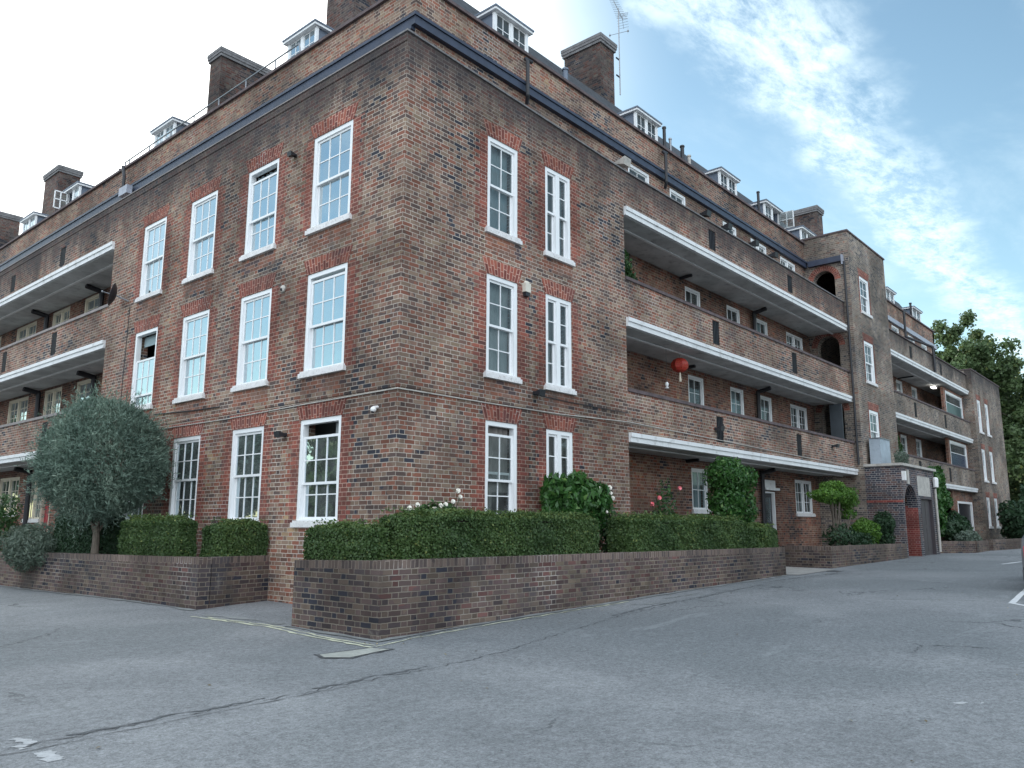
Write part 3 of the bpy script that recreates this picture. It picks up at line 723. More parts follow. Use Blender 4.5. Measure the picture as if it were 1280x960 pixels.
def dormer(axis, u0, u1, open_=False, p0=1.86):
    """flat-roofed dormer: white two-light front, lead cheeks, thin overhanging roof"""
    z0, z1 = 12.50, ZR+.02
    T = W(axis, p0)
    fa = M(); wbox(fa, axis, p0, u0-.07, u1+.07, -1.3, .10, z1-.03, z1+.029)
    wbox(fa, axis, p0, u0, u0+.08, -.07, 0, z0, z1-.031); wbox(fa, axis, p0, u1-.08, u1, -.07, 0, z0, z1-.031)
    c = (u0+u1)/2; wbox(fa, axis, p0, c-.05, c+.05, -.07, -.002, z0, z1-.031); wbox(fa, axis, p0, u0+.08, u1-.08, -.07, -.004, z0, z0+.35)
    g = M()
    spans = [(u0+.08, c-.05), (c+.05, u1-.08)]; later = []
    op = 1 if axis == 'x' else 1
    for i, (a, b) in enumerate(spans):
        if open_ and i == op:
            # casement swung outward, hinged at the outer jamb
            hu = b if axis == 'x' else b; w_ = b-a; q = M(); gq = M(); ang = R(80)
            sgn = 1
            def H(s_, z): return T(hu+s_*math.cos(ang)*.35, s_*math.sin(ang), z)
            zt, zb_ = z1-.04, z0+.35
            def bar(s0, s1, za, zc):
                q.poly([H(s0, za), H(s1, za), H(s1, zc), H(s0, zc)])
            for s_ in (0, w_/2-.01, w_-.035): bar(s_, s_+.035, zb_, zt)
            for z_ in (zb_, (zb_+zt)/2, zt-.035): bar(0, w_, z_, z_+.035)
            gq.poly([H(0, zb_), H(w_, zb_), H(w_, zt), H(0, zt)])
            for e in (q,):
                n = len(e.f)
            qq = q.build('casement', 'white2', None); later.append(qq); sm = qq.modifiers.new('s', 'SOLIDIFY'); sm.thickness = .03
            later.append(gq.build('pane', 'glass', None))
            continue
        sash(fa, g, axis, p0, a, b, z0+.35, z1-.035, -.02, 2, 2, st=.03, bar=.018, d=.03)
    o = fa.build('dormer', 'white2', B); g.build('pane', 'glass', o)
    for q_ in later: q_.parent = o
    for (a_, b_) in ((u0+.03, u0+.06), (u1-.06, u1-.03)):
        d = M(); wbox(d, axis, p0, a_, b_, -1.1, -.071, z0, z1-.031); d.build('cheek', 'lead', o)
    r = M(); wbox(r, axis, p0, u0-.09, u1+.09, -1.35, .12, z1+.03, z1+.075); r.build('roof', 'lead', o)
    bk = M(); wbox(bk, axis, p0, u0+.07, u1-.07, -.6, -.58, z0, z1-.05); bk.build('room_back', 'greyc', o)
for a, b, op in ((4.28, 5.53, 0), (10.46, 11.70, 0), (15.8, 17.1, 0), (19.45, 20.85, 1), (23.0, 24.35, 0), (34.2, 35.6, 0), (39.0, 40.6, 0)): dormer('x', a, b, op)
for a, b, op in ((5.56, 6.80, 0), (12.8, 14.1, 0), (19.9, 21.06, 1), (24.2, 25.6, 0), (30.5, 31.8, 0)): dormer('y', a, b, op)
# vents on the roof
def vent(x, y, z, h, r, mat='lead'):
    m = M(); m.tube((x, y, z-1.2), (x, y, z+h), r, r, 10); m.tube((x, y, z+h), (x, y, z+h+.05), r*1.35, r*1.2, 10); m.build('roof_vent', mat, B)
vent(6.72, 1.62, 12.6, .42, .07); vent(11.9, 1.75, 13.1, .42, .05, 'black'); vent(12.25, 1.75, 13.0, .28, .04, 'steel'); vent(13.0, 1.75, 12.9, .42, .06, 'black'); vent(13.15, 1.6, 12.8, .2, .05, 'stonecap')
vent(19.0, 1.9, 13.5, .3, .05, 'black'); vent(38.4, 1.8, 13.3, .35, .06, 'black'); vent(1.65, 15.9, 12.5, .32, .05, 'black'); vent(1.65, 14.9, 12.4, .2, .05, 'black')
# handrail on the upper coping
m = M(); m.path([(1.42, 15.0, 12.56), (1.42, 15.0, 12.74), (1.42, 5.6, 12.86), (1.42, 5.5, 12.55)], .022, 6)
for y in np.arange(6.6, 15, 1.35): m.tube((1.42, y, 12.5), (1.42, y, 12.75+.013*(15-y)), .018, .018, 6)
m.build('handrail', 'steel', B)

# stair tower --------------------------------------------------------------------
arH = [(.28, 1.10, ZB[2], 11.2, 'arch'), (.28, 1.10, ZB[1], 8.62, 'arch'), (.28, 1.10, ZB[0], 6.13, 'arch')]
# side face, runs along y at x = EX, outside -x
wall(M(), 'y', EX, TY+.33, 6, -.2, 12.6, arH).build('wall', 'brick_tower', B)
tw = [(22.98, 24.08, 9.66, 11.1), (22.98, 24.08, 6.92, 8.52), (22.98, 24.08, 4.3, 5.84)]
wall(M(), 'x', TY, EX, TX1, -.2, 12.6, tw).build('wall', 'brick_tower', B)
m = M(); m.box(TX1-.33, TX1, TY+.33, 6, -.2, 12.6); m.box(EX+.33, TX1-.33, 1.6, 1.7, -.2, 12.5); m.build('wall', 'brick_tower', B)
m = M(); m.box(EX+.33, TX1-.33, TY+.33, 6, 12.2, 12.3); m.build('tower_roof', 'slate', B)
m = M(); m.box(EX-.04, TX1+.04, TY-.04, TY+.37, 12.6, 12.66); m.box(EX-.04, EX+.37, TY+.37, 6, 12.6, 12.66); m.build('coping', 'coping', B)
for h in arH:
    r = (h[1]-h[0])/2; uc = (h[0]+h[1])/2; zc = h[3]-r; N = 20; m = M(); T = W('y', EX)
    for k in range(N):
        a0, a1 = math.pi*k/N, math.pi*(k+1)/N; ro = r+.225
        P = lambda rr, a: T(uc-rr*math.cos(a), .004, zc+rr*math.sin(a))
        s0, s1 = a0*(r+.1), a1*(r+.1)
        m.poly([P(r, a0), P(r, a1), P(ro, a1), P(ro, a0)], uv=[(0, s0), (0, s1), (.225, s1), (.225, s0)])
    m.build('arch_ring', 'red', B)
for k, (a, b, z0, z1) in enumerate(tw):
    window('x', TY, a, b, z0, z1, cols=2, rows=2, cur=full, nsash=1, fw_=.11); red_surround('x', TY, a, b, z0, z1, below=False, lint=.3, jw=.11)
m = M(); m.box(EX-.16, EX-.001, -.05, D-.18, 11.43, 11.65); m.build('gutter', 'navy', B)
m = M(); m.box(EX-.18, EX-.001, -.10, -.051, 11.28, 11.66); m.build('hopper', 'greygut', B)
downpipe([(EX-.09, -.13, 11.4), (EX-.09, -.13, 10.2), (EX-.07, -.13, 3.7)], .04, 'black')
m = M(); m.box(21.0, 21.05, .06, .50, ZB[0], ZB[1]-.35); m.build('gallery_door', 'screen', B)

# porch at the tower foot
PX0, PX1, PY = 21.95, 26.3, -1.5; PZ = 3.62
A1 = (22.12, 23.72, gz(22, -1.5)-.02, 2.97, 'arch'); A2 = (24.15, 25.75, gz(24, -1.5)-.02, 2.56)
wall(M(), 'x', PY, PX0, PX1, -.2, PZ, [A1, A2], th=.34).build('porch_wall', 'brick_porch', B)
wall(M(), 'y', PX0, PY+.34, TY, -.2, PZ, []).build('porch_wall', 'brick_porch', B)
m = M(); m.box(PX1-.3, PX1, PY+.34, TY-.001, -.2, PZ); m.build('porch_wall', 'brick_porch', B)
m = M(); m.box(23.725, 23.9, PY+.345, TY-.002, -.1, 2.25); m.build('porch_inner_wall', 'reddark', B)
m = M(); m.box(23.725, 23.9, PY+.345, TY-.002, 2.251, 3.3); m.build('porch_inner_wall', 'brick_back', B)
m = M(); m.box(PX0-.01, PX0-.001, PY-.01, TY, 2.33, 2.42); m.box(PX0-.01, PX1, PY-.012, PY-.001, 2.33, 2.5) if False else None; m.build('brick_band', 'reddark', B)
# red reveal and arch ring
m = M(); T = W('x', PY); a, b = A1[0], A1[1]; r = (b-a)/2; uc = (a+b)/2; zc = A1[3]-r
m.poly([T(b-.003, .002, 0), T(b-.003, -.34, 0), T(b-.003, -.34, zc), T(b-.003, .002, zc)]); m.build('arch_reveal', 'reddark', B); m = M(); m.poly([T(a+.003, .002, 0), T(a+.003, -.34, 0), T(a+.003, -.34, zc), T(a+.003, .002, zc)])
m.build('arch_reveal', 'reddark', B)
m = M(); m.box(PX0-.09, PX1+.05, PY-.09, TY-.001, PZ, PZ+.09); m.build('coping', 'stonecap', B)
m = M(); m.box(22.55, 22.75, PY-.05, PY-.001, 3.0, 3.5); m.build('keystone', 'stonecap', B)
door('x', PY, 24.15, 25.75, A2[2], 2.56, 'wooddoor', 'wooddoor', label='tall grey boarded store door')
m = M(); m.box(23.9, 25.6, PY-.004, PY-.001, 2.62, 3.35); m.build('render_patch', 'stonecap', B)
downpipe([(26.05, PY-.07, 3.3), (26.05, PY-.07, .55)], .045, 'stonecap')

# far galleries and end block ----------------------------------------------------
fh = []
for (zt, zb_) in ((8.6, 7.4), (5.9, 4.7)):
    for k, (a, b) in enumerate(((27.4, 28.6), (30.0, 31.2), (33, 34), (35.6, 36.6))): fh.append((a, b, zb_, zt))
fu = [(27.5, 28.5), (30.2, 31.4), (33, 34.2), (35.8, 37), (38.3, 39.4)]
wall(M(), 'x', D, TX1, FX1, ZC[2]-1.1, 12.45, [(a, b, 10.1, 11.36) for a, b in fu], th=.3).build('wall', 'brick_up', B)
wall(M(), 'x', D, TX1, FX1, -.4, ZC[2]-1.1, fh, th=.3).build('wall', 'brick_back', B)
m = M(); m.box(TX1, FX1, 2.4, 2.5, -.2, 12.3); m.build('inner_wall', 'room', B)
for a, b in fu: window('x', D, a, b, 10.1, 11.36, cols=2, rows=2, kind='casement', sill=False, cur=full)
for k, (a, b, z0, z1) in enumerate(fh):
    j = k % 4
    if j == 4: continue
    elif j == 1 and k > 3: door('x', D, a, b, z0-.6, z1, 'maroon')
    else: window('x', D, a, b, z0, z1, cols=2, rows=3, kind='casement', sill=False, cur=full if j % 2 else (('beige', 0, 1, 0, 1),))
gallery('x', TX1, FX1, (0, 1, 2), (30.3, 35.6), brickm='brick_end')
m = M(); m.box(TX1, FX1, -.06, .37, ZC[2], ZC[2]+.045); m.build('coping', 'coping', B)
m = M(); m.box(TX1, FX1, D-.07, D+.36, 12.45, 12.52); m.build('coping', 'coping', B)
m = M(); m.box(TX1, FX1, D-.11, D-.001, 11.43, 11.65); m.build('gutter', 'greygut', B)
m = M(); m.box(FX1-.3, FX1, D, 9, 8.9, 12.5); m.build('wall', 'brick_up', B)
downpipe([(34.5, D-.3, 12.3), (34.2, D-.3, 12.2), (34.2, D-.3, 10.9), (34.2, -.09, 10.2), (34.2, -.09, 8.95)], .06)
for x in (27.5, 33): 
    downpipe([(x, .6, ZB[2]-.26), (x, D-.1, ZB[2]-.28)], .035)
# light screen walls at the far end of each gallery, with the dark opening below
sh = [(37.75, 40.95, gz(39, 0), 2.80), (37.3, 40.95, 4.2, 6.0-.1), (37.3, 40.95, 6.9, 8.5)]
wall(M(), 'x', .24, 36.9, FX1, -.3, 8.62, sh, th=.12).build('wall', 'brick_back', B)
m = M(); wbox(m, 'x', .24, 37.75, 37.86, -.1, .02, .4, 2.80); wbox(m, 'x', .24, 40.84, 40.95, -.1, .02, .4, 2.80); wbox(m, 'x', .24, 37.86, 40.84, -.1, .02, 2.69, 2.80); m.build('door_frame', 'white2', B)
m = M(); wbox(m, 'x', .24, 37.86, 40.84, -.115, -.08, .4, 2.69); m.build('garage_door', 'blackdoor', B)
window('x', .24, 37.3, 40.95, 6.9, 8.5, cols=1, kind='toplight', lower='teal', sill=False, cur=(), fw_=.13)
window('x', .24, 37.3, 40.95, 4.2, 5.9, cols=1, kind='toplight', lower='bluep', sill=False, cur=(), fw_=.13)
# end block
ew = []
for (z0, z1) in ((6.7, 8.52), (4.0, 5.75), (1.5, 3.1)):
    ew += [(42.0, 42.85, z0, z1), (44.0, 44.85, z0, z1)]
wall(M(), 'x', TY, FX1, GX1, -.3, 10.1, ew).build('wall', 'brick_end', B)
m = M(); m.box(FX1, FX1+.33, TY+.33, 9, -.3, 10.1); m.box(GX1-.33, GX1, TY+.33, 9, -.3, 10.1); m.box(FX1+.33, GX1-.33, 1.6, 1.7, -.2, 10); m.build('wall', 'brick_tower', B)
m = M(); m.box(FX1-.03, GX1+.03, TY-.04, 9, 10.1, 10.16); m.build('coping', 'coping', B)
for k, (a, b, z0, z1) in enumerate(ew):
    window('x', TY, a, b, z0, z1, cols=1, rows=2, cur=full, fw_=.16)
    red_surround('x', TY, a, b, z0, z1, below=False, lint=.3, jw=.08)

# fixtures on the walls (each can be lifted off) --------------------------------
def wedge(axis, p, u, z, s, name, label, cat, mat='black', group=None, flip=1):
    m = M(); T = W(axis, p)
    pts = [(0, .0), (.9, .25), (.8, -.35), (0, -.15)]
    A = [T(u-s*.45, w*s+.03, z+h*s) for w, h in pts]; Bq = [T(u+s*.45, w*s+.03, z+h*s) for w, h in pts]
    m.poly(A); m.poly(Bq[::-1])
    for i in range(4): m.poly([A[i], A[(i+1) % 4], Bq[(i+1) % 4], Bq[i]])
    wbox(m, axis, p, u-s*.25, u+s*.25, .0, .035, z-.2*s, z+.15*s)
    o = m.build(name, mat, None, T(u, 0, z)); return tag(o, label, cat, group)
FG = 'black floodlights on the brick facades'
wedge('y', 0, 3.28, 8.72, .15, 'floodlight', 'small black floodlight high up between two top-storey sash windows', 'floodlight', group=FG)
wedge('y', 0, 3.13, 3.13, .19, 'floodlight', 'black floodlight between two ground-floor sash windows beside the garden walls', 'floodlight', group=FG)
wedge('x', 0, 3.48, 4.02, .20, 'floodlight', 'black floodlight under the middle-storey twin sash window', 'floodlight', group=FG)
for k, (x, lb) in enumerate(((8.7, 'boxy floodlight under the gutter where the facade meets the top gallery'), (13.4, 'black floodlight under the gutter above the second gallery slot from the corner'), (14.85, 'floodlight under the gutter in front of a small top gallery window'), (16.9, 'floodlight under the gutter above the middle of the top gallery'), (18.5, 'floodlight under the gutter nearest the arched opening of the stair tower'))):
    wedge('x', D-.0, x, 11.08, .30 if k else .36, 'gallery_floodlight', lb, 'floodlight', 'stonecap' if k == 0 else 'black', 'floodlights under the eaves gutter')
wedge('y', D, 17.3, 11.05, .3, 'gallery_floodlight', 'floodlight under the gutter over the slotted parapet behind the round tree', 'floodlight', 'stonecap', 'floodlights under the eaves gutter')
wedge('x', 0, 11.0, 4.02, .22, 'parapet_light', 'black lamp on the lowest gallery parapet beside its slot', 'floodlight', group='lamps on the gallery parapet')
wedge('x', 0, 19.6, 4.22, .22, 'parapet_light', 'black lamp on the lowest gallery parapet close to the stair tower', 'floodlight', group='lamps on the gallery parapet')

t = thing('alarm_box', 'cream alarm bell box with black underside beside a middle-storey window', 'alarm box', (3.19, 0, 6.03))
m = M(); m.box(3.11, 3.27, -.09, -.001, 5.98, 6.16); m.ball((3.19, -.045, 6.16), .08, 10, 6, (1, .56, .7)); m.build('case', 'alarm', t, (3.19, 0, 6.03))
m = M(); m.box(3.13, 3.25, -.08, -.002, 5.90, 5.979); m.build('strobe', 'black', t, (3.19, 0, 6.03))
t = thing('security_camera', 'small white security camera near the brick corner above the white roses', 'security camera', (0, .49, 3.36))
m = M(); m.ball((-.09, .49, 3.35), .05, 10, 8); m.tube((0, .49, 3.40), (-.09, .49, 3.38), .025, .025, 8); m.build('dome', 'whitep', t, (0, .49, 3.36))
m = M(); m.ball((-.10, .49, 3.315), .028, 8, 6); m.build('lens', 'black', t, (0, .49, 3.36))
t = thing('wall_dome', 'small pale dome fitting beside the middle-storey corner window', 'wall fitting', (0, 3.45, 6.0))
m = M(); m.ball((-.02, 3.45, 6.0), .075, 12, 8, (.6, 1, 1)); m.build('dome', 'stonecap', t, (0, 3.45, 6.0)); m = M(); m.ball((-.06, 3.45, 5.98), .03, 8, 6); m.build('lens', 'black', t, (0, 3.45, 6.0))

# satellite dish
def dish(loc, nrm, r, label):
    t = thing('satellite_dish', label, 'satellite dish', loc)
    c = Vector(loc); n = Vector(nrm).normalized(); a = n.orthogonal().normalized(); b = n.cross(a)
    cc = c+n*.30+Vector((0, 0, .06)); m = M(); nu, nv = 20, 5
    P = lambda i, j: cc + (a*math.cos(i*2*math.pi/nu)+b*math.sin(i*2*math.pi/nu))*r*j/nv + n*(.10*(j/nv)**2)
    for j in range(nv):
        for i in range(nu):
            q = [P(i, j), P(i+1, j), P(i+1, j+1), P(i, j+1)]; m.poly(q[1:] if j == 0 else q)
    o = m.build('reflector', 'black', t, loc); o.modifiers.new('s', 'SOLIDIFY').thickness = .012
    m = M(); m.tube(c, cc, .02, .02); m.tube(cc-a*0, cc+n*.32, .010, .010, 6); m.ball(cc+n*.33, .03, 8, 6); m.build('arm', 'steel', t, loc)
dish((0, 10.45, 7.05), (-1, .55, .25), .30, 'black satellite dish on the facade next to the gallery opening')

# aerial on the chimney
t = thing('tv_aerial', 'tall television aerial mast with yagi antennas strapped to the chimney', 'aerial', (11.4, 3.05, 14.6))
O = (11.4, 3.05, 14.6)
m = M(); m.tube((11.42, 3.0, 14.9), (11.42, 3.0, 17.95), .020, .016, 8); m.build('mast', 'steel', t, O)
m = M()
d = Vector((.80, .25, .0)).normalized(); c = Vector((11.42, 3.0, 17.85)); s_ = Vector((-d.y, d.x, 0))
m.tube(c-d*.55, c+d*.55, .009, .009, 6)
for k in range(11):
    q = c+d*(-.55+.1*k); L = .13+.006*k; m.tube(q-s_*L-Vector((0, 0, .05)), q+s_*L+Vector((0, 0, .05)), .006, .006, 5)
for sg in (-1, 1):
    for k in range(4): m.tube(c+d*.45+Vector((0, 0, sg*(.05+.07*k)))-s_*.18+d*(.04*k), c+d*.45+Vector((0, 0, sg*(.05+.07*k)))+s_*.18+d*(.04*k), .005, .005, 5)
    m.tube(c+d*.45, c+d*.60+Vector((0, 0, sg*.28)), .006, .006, 5)
m.build('antenna', 'steel', t, O)
m = M(); c = Vector((11.42, 3.0, 17.05)); m.tube(c-s_*.3, c+s_*.3, .008, .008, 6)
for sg in (-1, 1): m.ball(c+s_*.3*sg, .035, 8, 6); m.tube(c+s_*.3*sg-Vector((0, 0, .1)), c+s_*.3*sg+Vector((0, 0, .1)), .006, .006, 5)
m.build('antenna', 'steel', t, O)
m = M(); m.box(11.25, 11.42, 3.0, 3.03, 15.5, 15.54); m.box(11.25, 11.42, 3.0, 3.03, 16.1, 16.14); m.build('bracket', 'black', t, O)
t = thing('tv_aerial', 'thin aerial rod sticking out beside the chimney above the pipe handrail', 'aerial', (3.0, 13.2, 15.2))
m = M(); m.tube((3.0, 13.25, 15.2), (2.95, 14.2, 15.45), .010, .006, 6); m.tube((2.97, 13.9, 15.32), (2.97, 13.9, 15.5), .005, .005, 5); m.build('rod', 'steel', t, (3.0, 13.2, 15.2))

# red lantern and hanging ornament
t = thing('red_lantern', 'round red festive lantern with pale tassel hanging in the middle gallery', 'lantern', (10.12, .5, 5.65)); O = (10.12, .5, 5.65)
m = M(); nu = 16
for k in range(nu):
    a0 = k*2*math.pi/nu
    for j in range(8):
        P = lambda i, jj: Vector((10.12, .5, 5.66))+Vector((math.cos(i*2*math.pi/nu)*math.sin(jj*math.pi/8)*(.24 if i % 2 == 0 else .22), math.sin(i*2*math.pi/nu)*math.sin(jj*math.pi/8)*(.24 if i % 2 == 0 else .22), math.cos(jj*math.pi/8)*.20))
        q = [P(k, j), P(k, j+1), P(k+1, j+1), P(k+1, j)]
        m.poly(q[:3] if j == 0 else ([q[0], q[1], q[3]] if j == 7 else q))
m.build('shade', 'redp', t, O)
m = M(); m.tube((10.12, .5, 5.82), (10.12, .5, 5.93), .004, .004, 5); m.build('cord', 'black', t, O); m = M(); m.tube((10.12, .5, 5.50), (10.12, .5, 5.22), .015, .035, 8); m.build('tassel', 'cream', t, O)
t = thing('hanging_ornament', 'small white ornament hanging on a cord above the middle gallery parapet', 'ornament', (9.25, .4, 5.1)); O = (9.25, .4, 5.1)
m = M(); m.ball((9.25, .4, 5.02), .045, 10, 8, (1, 1, 1.5)); m.ball((9.25, .4, 4.93), .04, 8, 6, (1.4, 1.4, .6)); m.build('body', 'whitep', t, O)
m = M(); m.tube((9.25, .4, 5.1), (9.25, .4, 5.93), .004, .004, 5); m.build('cord', 'black', t, O)
# strip lamp in the far gallery (lit in the photograph)
em, tt = newmat('lit_tube'); b_ = tt.bsdf(); b_.inputs['Emission Color'].default_value = (1, .97, .9, 1); b_.inputs['Emission Strength'].default_value = 1.2
m = M(); m.box(36.3, 36.8, .5, .68, 8.53, 8.60); o = m.build('ceiling_lamp', em, None, (37, .7, 8.6)); tag(o, 'lit white strip lamp on the ceiling of the far gallery', 'ceiling lamp')
# lamps on the porch
m = M(); m.box(22.0, 22.14, PY-.12, PY-.001, 3.1, 3.42); o = m.build('bulkhead_lamp', 'whitep', None, (22.07, PY, 3.26)); tag(o, 'white bulkhead lamp on the porch wall beside the arch keystone', 'wall lamp')
t = thing('wall_lantern', 'white wall lantern at the corner of the porch above the pipe', 'wall lamp', (26.0, PY, 3.2))
m = M(); m.tube((26.0, PY-.12, 3.0), (26.0, PY-.12, 3.3), .09, .11, 8); m.ball((26.0, PY-.12, 3.32), .10, 8, 6, (1, 1, .7)); m.build('shade', 'whitep', t, (26.0, PY, 3.2))
m = M(); m.tube((26.0, PY, 2.95), (26.0, PY-.12, 2.98), .02, .02, 6); m.build('bracket', 'black', t, (26.0, PY, 3.2))
# grey tank / box standing on the porch roof
t = thing('water_tank', 'blue grey sheet metal box standing on the porch roof below the stair window', 'tank', (22.9, -.9, PZ+.09)); O = (22.9, -.9, PZ+.09)
m = M(); m.box(22.3, 23.45, -.78, -.40, PZ+.09, 4.66); m.build('body', 'greyp', t, O)
m = M(); m.box(22.27, 23.48, -.81, -.37, 4.66, 4.69); m.build('lid', 'steel', t, O)
# hanging baskets beside the black door
# ------------------------------------------------------------------ foliage
def leaves(name, pts, size, mat, parent=None, origin=(0, 0, 0), normals=None, aspect=1.8, spread=.8, var=None, droop=0, dirs=None):
    """one quad leaf (folded diamond) per point"""
    n = len(pts); pts = np.asarray(pts, float)
    nr = rng.normal(size=(n, 3))
    if normals is not None: nr = normals + nr*spread
    nr /= np.linalg.norm(nr, axis=1)[:, None]+1e-9
    t = rng.normal(size=(n, 3)); t[:, 2] -= droop
    if dirs is not None: t = t*.45+dirs
    t -= (t*nr).sum(1)[:, None]*nr; t /= np.linalg.norm(t, axis=1)[:, None]+1e-9
    b = np.cross(nr, t)
    s = size*(.6+.8*rng.random(n))[:, None]
    a = pts - t*s*.5*aspect; c = pts + t*s*.5*aspect; l = pts - b*s*.5 + nr*s*.12; r = pts + b*s*.5 + nr*s*.12
    V = np.stack([a, l, c, r], 1).reshape(-1, 3) - np.array(origin)
    me = bpy.data.meshes.new(name)
    me.vertices.add(n*4); me.vertices.foreach_set('co', V.astype(np.float32).ravel())
    me.loops.add(n*4); me.loops.foreach_set('vertex_index', np.arange(n*4, dtype=np.int32))
    me.polygons.add(n); me.polygons.foreach_set('loop_start', np.arange(0, n*4, 4, dtype=np.int32)); me.polygons.foreach_set('loop_total', np.full(n, 4, dtype=np.int32))
    me.update(calc_edges=True)
    v = rng.random(n) if var is None else var
    at = me.attributes.new('var', 'FLOAT', 'FACE'); at.data.foreach_set('value', v.astype(np.float32))
    me.materials.append(MAT[mat]); me.validate()
    o = bpy.data.objects.new(name, me); COL.objects.link(o)
    if parent: o.parent = parent; o.location = Vector(origin)-Vector(parent['wo'])
    else: o.location = origin
    o['wo'] = tuple(origin)
    return o

def hedge(x0, x1, y0, y1, z0, z1, label, mat='l_hedge', size=.024, dens=6000, fuzz=.03, name='hedge', group='clipped hedges in the raised beds', dark=False):
    """clipped hedge: dark woody core plus leaves over the faces, with uneven edges"""
    cx, cy = (x0+x1)/2, (y0+y1)/2; O = (cx, cy, z0)
    t = thing(name, label, 'hedge', O, group)
    areas = [('x-', (y1-y0)*(z1-z0)), ('x+', (y1-y0)*(z1-z0)), ('y-', (x1-x0)*(z1-z0)), ('y+', (x1-x0)*(z1-z0)), ('z+', (x1-x0)*(y1-y0))]
    P = []; N = []
    for s_, A in areas:
        n = int(A*dens); u = rng.random(n); v = rng.random(n); d = np.abs(rng.normal(size=n))*fuzz*1.2
        if s_[0] == 'x':
            sg = -1 if s_[1] == '-' else 1; X = np.full(n, x0 if sg < 0 else x1) - sg*d; Y = y0+(y1-y0)*u; Z = z0+(z1-z0)*v; nn = np.array([sg, 0, .35])
        elif s_[0] == 'y':
            sg = -1 if s_[1] == '-' else 1; Y = np.full(n, y0 if sg < 0 else y1) - sg*d; X = x0+(x1-x0)*u; Z = z0+(z1-z0)*v; nn = np.array([0, sg, .35])
        else:
            X = x0+(x1-x0)*u; Y = y0+(y1-y0)*v; Z = z1-d; nn = np.array([0, 0, 1.])
        P.append(np.stack([X, Y, Z], 1)); N.append(np.tile(nn, (n, 1)))
    P = np.concatenate(P); N = np.concatenate(N)
    # bulge and roundness
    w = .045*np.sin(P[:, 0]*5.1+P[:, 2]*7)+.04*np.sin(P[:, 1]*6.3+P[:, 0]*2.7)+.03*np.sin(P[:, 2]*11+P[:, 0]*8.3)
    P += N*w[:, None]*.35
    ex = np.minimum(np.minimum(P[:, 0]-x0, x1-P[:, 0]), np.minimum(P[:, 1]-y0, y1-P[:, 1]))
    P[:, 2] -= np.clip(.12-ex, 0, .12)*.75*(P[:, 2] > (z0+z1)/2)
    P += rng.normal(size=P.shape)*.010
    P[:, 2] += .022*np.sin(P[:, 0]*3.1+1.3)*(P[:, 2] > z1-.15)+.012*np.sin(P[:, 0]*9.7)*(P[:, 2] > z1-.15)
    # sprigs above the top
    k = int((x1-x0)*(y1-y0)*420); S_ = np.stack([x0+(x1-x0)*rng.random(k), y0+(y1-y0)*rng.random(k), z1+np.abs(rng.normal(size=k))*.030], 1)
    P = np.concatenate([P, S_]); N = np.concatenate([N, np.tile([0, 0, 1.], (k, 1))])
    cl = .5+.5*np.sin(P[:, 0]*3.3+1)*np.sin(P[:, 1]*3.9+P[:, 2]*3)
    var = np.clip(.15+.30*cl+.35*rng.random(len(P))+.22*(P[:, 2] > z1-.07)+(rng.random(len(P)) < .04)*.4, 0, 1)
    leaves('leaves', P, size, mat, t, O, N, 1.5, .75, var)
    m = M(); g = .10; m.box(x0+g, x1-g, y0+g, y1-g, z0-.18, z1-g); m.build('branches', 'soil', t, O)
    return t

def blob(n, c, r, shell=.45, rough=.14, seed=0):
    """points in the outer shell of an uneven ellipsoid; returns pts, outward normals"""
    d = rng.normal(size=(n, 3)); d /= np.linalg.norm(d, axis=1)[:, None]
    k = 1+rough*(np.sin(d[:, 0]*5+seed)+np.sin(d[:, 1]*6.1+seed*2)+np.sin(d[:, 2]*5.3+seed*3)+.7*np.sin(d[:, 0]*11+d[:, 2]*9+seed))/2
    rad = (1-shell*rng.random(n)**1.7)*k
    p = np.array(c)+d*rad[:, None]*np.array(r)
    return p, d, rad

